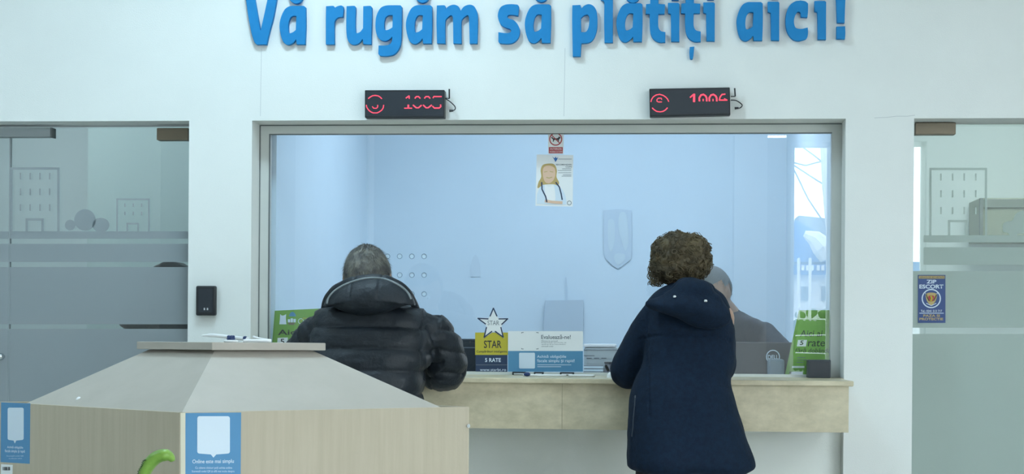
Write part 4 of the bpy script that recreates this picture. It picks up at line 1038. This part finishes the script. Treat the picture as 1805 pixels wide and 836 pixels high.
def strands(bm, c, r, n, L, wd, hrot, keep, lift=.25):
    for _ in range(n):
        d = Vector((random.gauss(0,1), random.gauss(0,1), random.gauss(0,1))).normalized()
        if not keep(d): continue
        q = head_fn(d); p = Vector(c)+hrot@Vector((q.x*r[0], q.y*r[1], q.z*r[2])); nn = hrot@d
        tg = (Vector((0, 0, -1))-nn*(-nn.z)); tg = tg.normalized() if tg.length > .1 else Vector((random.random()-.5, random.random()-.5, 0)).normalized()
        tg = (tg+Vector((random.gauss(0,.25), random.gauss(0,.25), random.gauss(0,.2)))).normalized()
        s = nn.cross(tg).normalized()*wd; l = L*random.uniform(.6, 1.2)
        a = [p-s, p+s, p+tg*l*.5+nn*l*lift*.6+s*.8, p+tg*l*.5+nn*l*lift*.6-s*.8, p+tg*l+nn*l*lift*.5]
        v = [bm.verts.new(x) for x in a]
        bm.faces.new((v[0], v[1], v[2], v[3])); bm.faces.new((v[3], v[2], v[4]))
def eyes(hd, r, hrot, t):
    for s in (-1, 1):
        bm = BM(); ball(bm, hd+hrot@Vector((s*r[0]*.36, r[1]*.885, r[2]*.03)), .0125, 14, 10); obj('eye', bm, M['eye'], t, True)
        bm = BM(); ball(bm, hd+hrot@Vector((s*r[0]*.36, r[1]*.885+.0085, r[2]*.03)), .0055, 10, 8); obj('pupil', bm, M['ink'], t, True)

# ---- man in the black puffer jacket
my = -.80
xm = P(650, 560, my).x
J = joints(xm, my, P(650, 545, my).z, .10, .17, .90)
J['elR'] = P(786, 647, -.585); J['elL'] = P(520, 650, -.585)
J['wrR'] = Vector((xm+.13, -.36, zc+.052)); J['wrL'] = Vector((xm-.13, -.36, zc+.052)); J['shR'] = P(740, 580, -.74); J['shL'] = P(572, 582, -.74)
J['hdR'] = Vector((-.55, .8, -.05)); J['hdL'] = Vector((.55, .8, -.05)); J['curl'] = .25
hr = (.0865, .10, .122); hrot = Matrix.Rotation(math.radians(-30), 3, 'X') @ Matrix.Rotation(math.radians(-4), 3, 'Y')
hd = P(647, 487, -.66)
man = thing('person', (xm, my, 0), 'person with short grey hair in a black hooded puffer jacket leaning on the counter', 'person')
link_mesh('body', body_mesh(J, hd, hr, hrot), M['skin'], man, True)
eyes(hd, hr, hrot, man)
bm = BM(); ball(bm, hd, tuple(x*1.055 for x in hr), 56, 40, head_fn, hrot)
def cutf(bm, c, hrot, fn):
    inv = hrot.inverted()
    kill = [v for v in bm.verts if not fn(inv@(v.co-Vector(c)))]
    bmesh.ops.delete(bm, geom=kill, context='VERTS')
def keep_m(d): return (d.y < .25 and d.z > -.62) or d.z > .55
cutf(bm, hd, hrot, lambda q: keep_m(Vector((q.x/hr[0], q.y/hr[1], q.z/hr[2]))))
for v in bm.verts:
    nn = (v.co-hd).normalized(); v.co += nn*(.0035*noise.noise(v.co*45)+.004*noise.noise(v.co*14))
strands(bm, hd, tuple(x*1.05 for x in hr), 5200, .020, .0011, hrot, keep_m, .22)
obj('hair', bm, M['hair_grey'], man, True)
# jacket
bm = BM()
rows = px_rows([(532, 612, 694, my+.09, .085), (538, 580, 728, my+.07, .125), (550, 562, 748, my+.06, .145), (566, 553, 758, my+.05, .15), (590, 548, 763, my+.035, .162),
                (630, 546, 760, my+.02, .168), (660, 546, 748, my+.01, .17), (700, 544, 745, my, .17), (760, 540, 750, my, .168), (815, 542, 748, my, .165), (824, 552, 738, my, .15)], my)
rings_loft(bm, cat_rom(rows, 4), 48, 2.7)
for k, path, rad in (('R', [P(738, 572, -.76), P(768, 588, -.72), P(783, 620, -.66), P(784, 648, -.61), P(776, 657, -.545), Vector((xm+.21, -.44, zc+.075)), J['wrR']+Vector((.01, -.01, .006))], (.066, .068, .076, .084, .078, .062, .048)),
                     ('L', [P(566, 575, -.76), P(548, 595, -.72), P(530, 625, -.66), P(520, 648, -.60), P(524, 657, -.52), Vector((xm-.21, -.44, zc+.075)), J['wrL']+Vector((-.01, -.01, .006))], (.062, .062, .068, .078, .074, .060, .048))):
    dn = cat_rom([tuple(p)+(r,) for p, r in zip(path, rad)], 5)
    tube(bm, [q[:3] for q in dn], [q[3] for q in dn], 22); ball(bm, path[0], rad[0], 16, 10)
me = remeshed(bm, .0065, 4)
ARM = {k: [J['sh'+k], J['el'+k], J['wr'+k]] for k in 'LR'}
def seg_t(p, a, b):
    d = b-a; t = max(0, min(1, (p-a).dot(d)/d.length_squared)); return t, (p-a-d*t).length
def quilt(c, n):
    best = None
    for k in 'LR':
        for i in (0, 1):
            t, dd = seg_t(c, ARM[k][i], ARM[k][i+1]); q = t*(ARM[k][i+1]-ARM[k][i]).length+(i*.22)
            if best is None or dd < best[0]: best = (dd, q, k)
    arm = best[0] < .093 and abs(c.x-xm) > .205
    s = best[1]/.062 if arm else (c.z+.10*((c.x-xm)**2)*1.6-.10*max(0, 0))/.082
    ph = abs(math.sin(PI*s)); seam = abs(c.x-(xm+.213)) < .006 or abs(c.x-(xm-.213)) < .006
    d = -.0115+.0155*ph**.4
    d += .0035*noise.noise(c*22)+.0025*noise.noise(Vector((c.x*14, c.y*14, c.z*55)))
    if seam and not arm and c.z > .9: d -= .006
    return d
displace(me, quilt); jk = link_mesh('jacket', me, M['puffer'], man, True)
# hood: a puffed pouch lying over the shoulders with a rolled rim
def pillow(bm, outline, Y, D, back=.05):
    """soft pouch: outline in the photo at depth Y, bulging D towards the viewer"""
    pts = [P(x, y, Y) for x, y in smooth(outline, 4)]; c = sum(pts, Vector())/len(pts); n = len(pts); R = []
    for k in range(-4, 9):
        a = k/8*PI/2 if k >= 0 else k/4*PI/2
        sc = math.cos(a); off = -math.sin(a)*D if k >= 0 else -math.sin(a)*back
        if abs(sc) < .02: continue
        R.append([bm.verts.new(c+(p-c)*sc+Vector((0, off, 0))) for p in pts])
    for i in range(len(R)-1):
        for k in range(n): bm.faces.new((R[i][k], R[i][(k+1)%n], R[i+1][(k+1)%n], R[i+1][k]))
    bm.faces.new(R[0]); bm.faces.new(R[-1][::-1])
bm = BM(); hc = P(648, 524, -.86)
pillow(bm, [(570,542),(576,526),(591,510),(616,497),(650,490),(688,493),(711,505),(726,521),(733,540),(722,538),(702,543),(680,552),(650,557),(620,554),(598,546),(583,539)], -.90, .085, .10)
rim = [P(x, y, yy) for x, y, yy in ((570, 562, -.74), (572, 547, -.76), (576, 530, -.80), (592, 511, -.84), (618, 498, -.865), (650, 492, -.87), (682, 495, -.865), (706, 506, -.85), (722, 522, -.81), (735, 547, -.76), (737, 564, -.74))]
dn = cat_rom([tuple(p) for p in rim], 4); tube(bm, dn, [.012+.008*math.sin(PI*i/(len(dn)-1)) for i in range(len(dn))], 12)
me = remeshed(bm, .005, 3)
def hq(c, n):
    d = .0025*noise.noise(c*20)
    for px in (622, 672):
        x = P(px, 510, -.9).x
        if abs(c.x-x) < .004 and c.z > hc.z-.01: d -= .0035
    return d
displace(me, hq); hood = link_mesh('hood', me, M['puffer'], jk, True)
bm = BM(); pts = [P(x, y, yy) for x, y, yy in ((577, 536, -.915), (580, 525, -.935), (592, 512, -.955), (614, 500, -.968), (645, 491.5, -.972), (676, 492.5, -.968), (700, 502, -.955), (717, 515, -.935), (724, 528, -.90))]
bvh = None
from mathutils.bvhtree import BVHTree
hv = [v.co+wloc(jk) for v in me.vertices]; tree = BVHTree.FromPolygons(hv, [tuple(p.vertices) for p in me.polygons])
dn = []
for p in cat_rom([tuple(p) for p in pts], 6):
    p = Vector(p); d = (p-CAM).normalized(); hit = tree.ray_cast(CAM, d)
    if hit[0]: dn.append(hit[0]+hit[1]*.001)
    else:
        q = tree.find_nearest(p); dn.append(q[0])
tube(bm, dn, .0048, 8, flat=.9); obj('piping', bm, M['piping'], jk, True)['label'] = 'light grey piping'
trousers(J, man, M['trousers'], .95); shoes(J, man, M['shoe'])

# ---- woman in the navy coat
wy = -.70
xw = P(1205, 600, wy).x
J = joints(xw, wy, P(1210, 520, wy).z, .06, .155, .88)
J['shL'] = P(1150, 560, -.68); J['shR'] = P(1272, 560, -.68); J['elL'] = P(1100, 655, -.57); J['elR'] = P(1272, 650, -.52)
J['wrL'] = Vector((xw-.14, -.36, zc+.05)); J['wrR'] = Vector((xw+.05, -.34, zc+.05)); J['hdL'] = Vector((.35, .9, -.05)); J['hdR'] = Vector((-.25, .9, -.05)); J['curl'] = .25
hr = (.078, .094, .115); hrot = Matrix.Rotation(math.radians(-24), 3, 'X') @ Matrix.Rotation(math.radians(-10), 3, 'Z')
hd = P(1203, 470, -.60)
wo = thing('person', (xw, wy, 0), 'person with short curly brown hair in a long navy hooded coat at the counter', 'person')
link_mesh('body', body_mesh(J, hd, hr, hrot), M['skin'], wo, True)
eyes(hd, hr, hrot, wo)
bm = BM()
hrr = (.108, .108, .093); hcn = P(1200, 456, -.62)
def sq(d):
    return d/((abs(d.x)**2.8+abs(d.y)**2.8+abs(d.z)**2.8)**(1/2.8))
q = bmesh.ops.create_icosphere(bm, subdivisions=5, radius=1)
for v in q['verts']:
    d = v.co.copy(); d = sq(d); s = 1+.05*noise.noise(d*2.3+Vector((3,1,5)))+.10*noise.noise(d*5.5)+.06*noise.noise(d*13)
    v.co = hcn+Vector((d.x*hrr[0], d.y*hrr[1], d.z*hrr[2]*(1 if d.z > 0 else 1.0)))*s
kill = [v for v in bm.verts if (v.co-hd).y > .05 and v.co.z < hd.z+.045]
bmesh.ops.delete(bm, geom=kill, context='VERTS')
for i in range(1500):
    d = Vector((random.gauss(0,1), random.gauss(0,1), random.gauss(0,1))).normalized()
    if d.y > .45 and d.z < .4: continue
    d = sq(d); s = 1+.05*noise.noise(d*2.3+Vector((3,1,5)))+.10*noise.noise(d*5.5)
    c = hcn+Vector((d.x*hrr[0], d.y*hrr[1], d.z*hrr[2]))*s*random.uniform(.93, 1.03)
    t1 = d.cross(Vector((random.gauss(0,1), random.gauss(0,1), random.gauss(0,1)))).normalized(); t2 = (d.cross(t1)+d*random.uniform(.2,.8)).normalized()
    R = random.uniform(.006, .016); a0 = random.uniform(0, 6.28); tn = random.uniform(3, 6)
    dr = t1.cross(t2)*random.uniform(-.006, .006)
    tube(bm, [c+t1*R*math.cos(a0+tn*k/7)+t2*R*math.sin(a0+tn*k/7)+dr*k/7 for k in range(8)], random.uniform(.0009, .0022), 4)
# lower left curls by the neck
for i in range(260):
    c = P(random.uniform(1146, 1178), random.uniform(462, 500), random.uniform(-.68, -.58)); R = random.uniform(.006, .012); a0 = random.uniform(0, 6.28)
    if c.z < P(1150, 478, -.62).z and c.x > P(1168, 480, -.62).x: continue
    tube(bm, [c+Vector((R*math.cos(a0+k*.7), .3*R*math.sin(k), R*math.sin(a0+k*.7)-k*.001)) for k in range(7)], random.uniform(.0008, .0016), 4)
obj('hair', bm, M['hair_brown'], wo, True)
bm = BM(); ear = P(1257, 468, -.60); tube(bm, [P(1248, 466, -.62), P(1257, 466, -.58), P(1258, 467, -.52)], .0025, 8); obj('glasses_temple', bm, M['black'], wo)
bm = BM()
rows = px_rows([(500, 1182, 1246, wy+.07, .075), (508, 1166, 1260, wy+.065, .095), (520, 1150, 1274, wy+.055, .118), (536, 1138, 1284, wy+.05, .13), (560, 1130, 1291, wy+.045, .142), (600, 1134, 1297, wy+.03, .15),
                (640, 1132, 1296, wy+.02, .152), (668, 1120, 1288, wy+.01, .155), (700, 1110, 1293, wy, .16), (740, 1105, 1307, wy, .17), (780, 1102, 1322, wy-.005, .18), (812, 1101, 1335, wy-.01, .188), (826, 1103, 1332, wy-.01, .184), (833, 1112, 1316, wy-.01, .165)], wy)
rings_loft(bm, cat_rom(rows, 4), 48, 2.5)
for path, rad in (([P(1156, 556, -.70), P(1140, 582, -.67), P(1118, 625, -.62), P(1104, 653, -.575), P(1112, 656, -.50), Vector((xw-.18, -.42, zc+.065)), J['wrL']+Vector((0, -.01, .0))], (.056, .060, .063, .065, .060, .050, .042)),
                  ([P(1262, 556, -.70), P(1268, 590, -.66), P(1270, 630, -.60), P(1268, 650, -.52), Vector((xw+.11, -.44, zc+.066)), J['wrR']+Vector((0, -.01, 0))], (.056, .060, .060, .058, .050, .042))):
    dn = cat_rom([tuple(p)+(r,) for p, r in zip(path, rad)], 5)
    tube(bm, [q[:3] for q in dn], [q[3] for q in dn], 20); ball(bm, path[0], rad[0], 16, 10)
me = remeshed(bm, .0065, 4)
zy = P(1220, 588, -.85).z; zw = P(1200, 665, -.85).z
def folds(c, n):
    d = .005*noise.noise(Vector((c.x*9, c.y*9, c.z*4)))+.0025*noise.noise(c*24)
    if abs(c.z-(zy-.9*(c.x-xw)**2*.9)) < .0045 and c.y < wy and abs(c.x-xw) < .17: d -= .005
    if c.z < zw:   # the skirt hangs in broad soft folds
        d += .006*math.sin((c.x-xw)*26+c.z*5)*min(1, (zw-c.z)*6)
    if abs(c.x-(xw-.135+.25*(zy-c.z)*.10)) < .004 and c.z > .9 and c.y < wy: d -= .004
    return d
displace(me, folds); coat = link_mesh('coat', me, M['coat'], wo, True)
# hood
bm = BM()
pillow(bm, [(1139,537),(1158,522),(1184,507),(1204,495),(1228,491),(1249,500),(1259,514),(1272,522),(1281,543),(1287,562),(1281,575),(1262,582),(1236,581),(1210,573),(1186,560),(1162,549)], -.84, .07, .12)
dn = cat_rom([tuple(P(x, y, yy)) for x, y, yy in ((1172, 522, -.74), (1188, 510, -.78), (1207, 500, -.80), (1230, 498, -.80), (1250, 510, -.78), (1264, 535, -.75), (1270, 552, -.74))], 4); tube(bm, dn, .016, 12)
me = remeshed(bm, .0055, 3); displace(me, lambda c, n: .004*noise.noise(c*13)+.002*noise.noise(c*30)+.0055*math.sin(c.z*62+c.x*16+3*noise.noise(c*5)))
hood = link_mesh('hood', me, M['coat'], coat, True)
hv = [v.co+wloc(coat) for v in me.vertices]; tree = BVHTree.FromPolygons(hv, [tuple(p.vertices) for p in me.polygons])
for px, py in ((1189, 523.5), (1243.5, 531)):
    hit = tree.ray_cast(CAM, pixray(px, py).normalized()); c = hit[0] if hit[0] else P(px, py, -.9)
    bm = BM(); tube(bm, [c+Vector((.003, .002, 0)), c+Vector((.002, -.003, .001)), c+Vector((-.003, -.006, .001))], .0042, 10); obj('toggle', bm, M['white'], coat)['label'] = 'small white toggle'
cv = [v.co+wloc(wo) for v in coat.data.vertices]; ctree = BVHTree.FromPolygons(cv, [tuple(p.vertices) for p in coat.data.polygons])
bm = BM(); pts = []
for px, py in ((1120, 700), (1119, 715), (1117, 735), (1116, 755), (1114, 770)):
    hit = ctree.ray_cast(CAM, pixray(px, py).normalized())
    if hit[0]: pts.append(hit[0]+hit[1]*.001)
if len(pts) > 1: tube(bm, pts, .0022, 6); ball(bm, pts[0], (.004, .004, .007), 10, 6)
obj('pocket_zip', bm, mat('zip_metal', (.035, .05, .07), .5), coat)
trousers(J, wo, M['trousers'], .93); shoes(J, wo, M['shoe'])

# ---- clerk behind the glass
ey = 1.0
xe = P(1290, 600, ey).x
J = joints(xe, ey, P(1285, 548, ey).z, -.10, .19, .92)
J['shR'] = P(1345, 592, ey-.1); J['shL'] = P(1215, 592, ey-.1)
J['elR'] = Vector((xe+.24, .72, dz_+.07)); J['elL'] = Vector((xe-.24, .75, dz_+.07)); J['wrR'] = Vector((xe+.05, .56, dz_+.045)); J['wrL'] = Vector((xe-.09, .56, dz_+.045))
J['hdR'] = Vector((-.7, -.6, 0)); J['hdL'] = Vector((.6, -.6, 0)); J['side'] = -1; J['curl'] = .3
for k in 'LR': J['kn'+k].y = ey-.03; J['an'+k].y = ey+.02
hr = (.080, .098, .120); hrot = Matrix.Rotation(math.radians(180-38), 3, 'Z') @ Matrix.Rotation(math.radians(-28), 3, 'X')
hd = P(1258, 514, ey-.18)
cl = thing('person', (xe, ey, 0), 'clerk with short grey hair and dark jacket behind the window glass', 'person')
link_mesh('body', body_mesh(J, hd, hr, hrot), M['skin'], cl, True)
eyes(hd, hr, hrot, cl)
bm = BM(); ball(bm, hd, tuple(x*1.035 for x in hr), 56, 40, head_fn, hrot)
def keep_c(d): return (d.y < -.25 and d.z > -.4) or d.z > .50 or (d.y < .15 and d.z > .2)
cutf(bm, hd, hrot, lambda q: keep_c(Vector((q.x/hr[0], q.y/hr[1], q.z/hr[2]))))
strands(bm, hd, tuple(x*1.03 for x in hr), 2600, .010, .0010, hrot, keep_c, .15)
obj('hair', bm, M['hair_short'], cl, True)
bm = BM()
rows = px_rows([(540, 1252, 1296, ey-.10, .066), (548, 1246, 1304, ey-.10, .08), (556, 1225, 1320, ey-.09, .105), (566, 1205, 1342, ey-.08, .13), (585, 1196, 1358, ey-.06, .145), (620, 1200, 1366, ey-.03, .15), (680, 1205, 1368, ey, .15), (740, 1205, 1365, ey, .15)], ey)
rings_loft(bm, cat_rom(rows, 4), 40, 2.6)
for k, s in (('R', 1), ('L', -1)):
    dn = cat_rom([tuple(p)+(r,) for p, r in zip([J['sh'+k], (J['sh'+k]+J['el'+k])/2+Vector((s*.02, 0, 0)), J['el'+k], J['wr'+k]], (.066, .062, .056, .042))], 5)
    tube(bm, [q[:3] for q in dn], [q[3] for q in dn], 18); ball(bm, J['sh'+k], .066, 14, 10)
me = remeshed(bm, .007, 4); displace(me, lambda c, n: .005*noise.noise(c*11)+.003*noise.noise(c*28)); link_mesh('jacket', me, M['jacket'], cl, True)
trousers(J, cl, M['trousers'], 1.0); shoes_J = J
for k in 'LR':
    a = J['an'+k]; bm = BM()
    capsule(bm, a+Vector((0, .02, -.045)), a+Vector((0, -.15, -.052)), .045, .038, 14); capsule(bm, a+Vector((0, 0, -.03)), a+Vector((0, 0, .03)), .048, .048, 14)
    me = remeshed(bm, .006, 3)
    for v in me.vertices: v.co.z = max(v.co.z, .002)
    link_mesh('shoe', me, M['shoe'], cl, True)
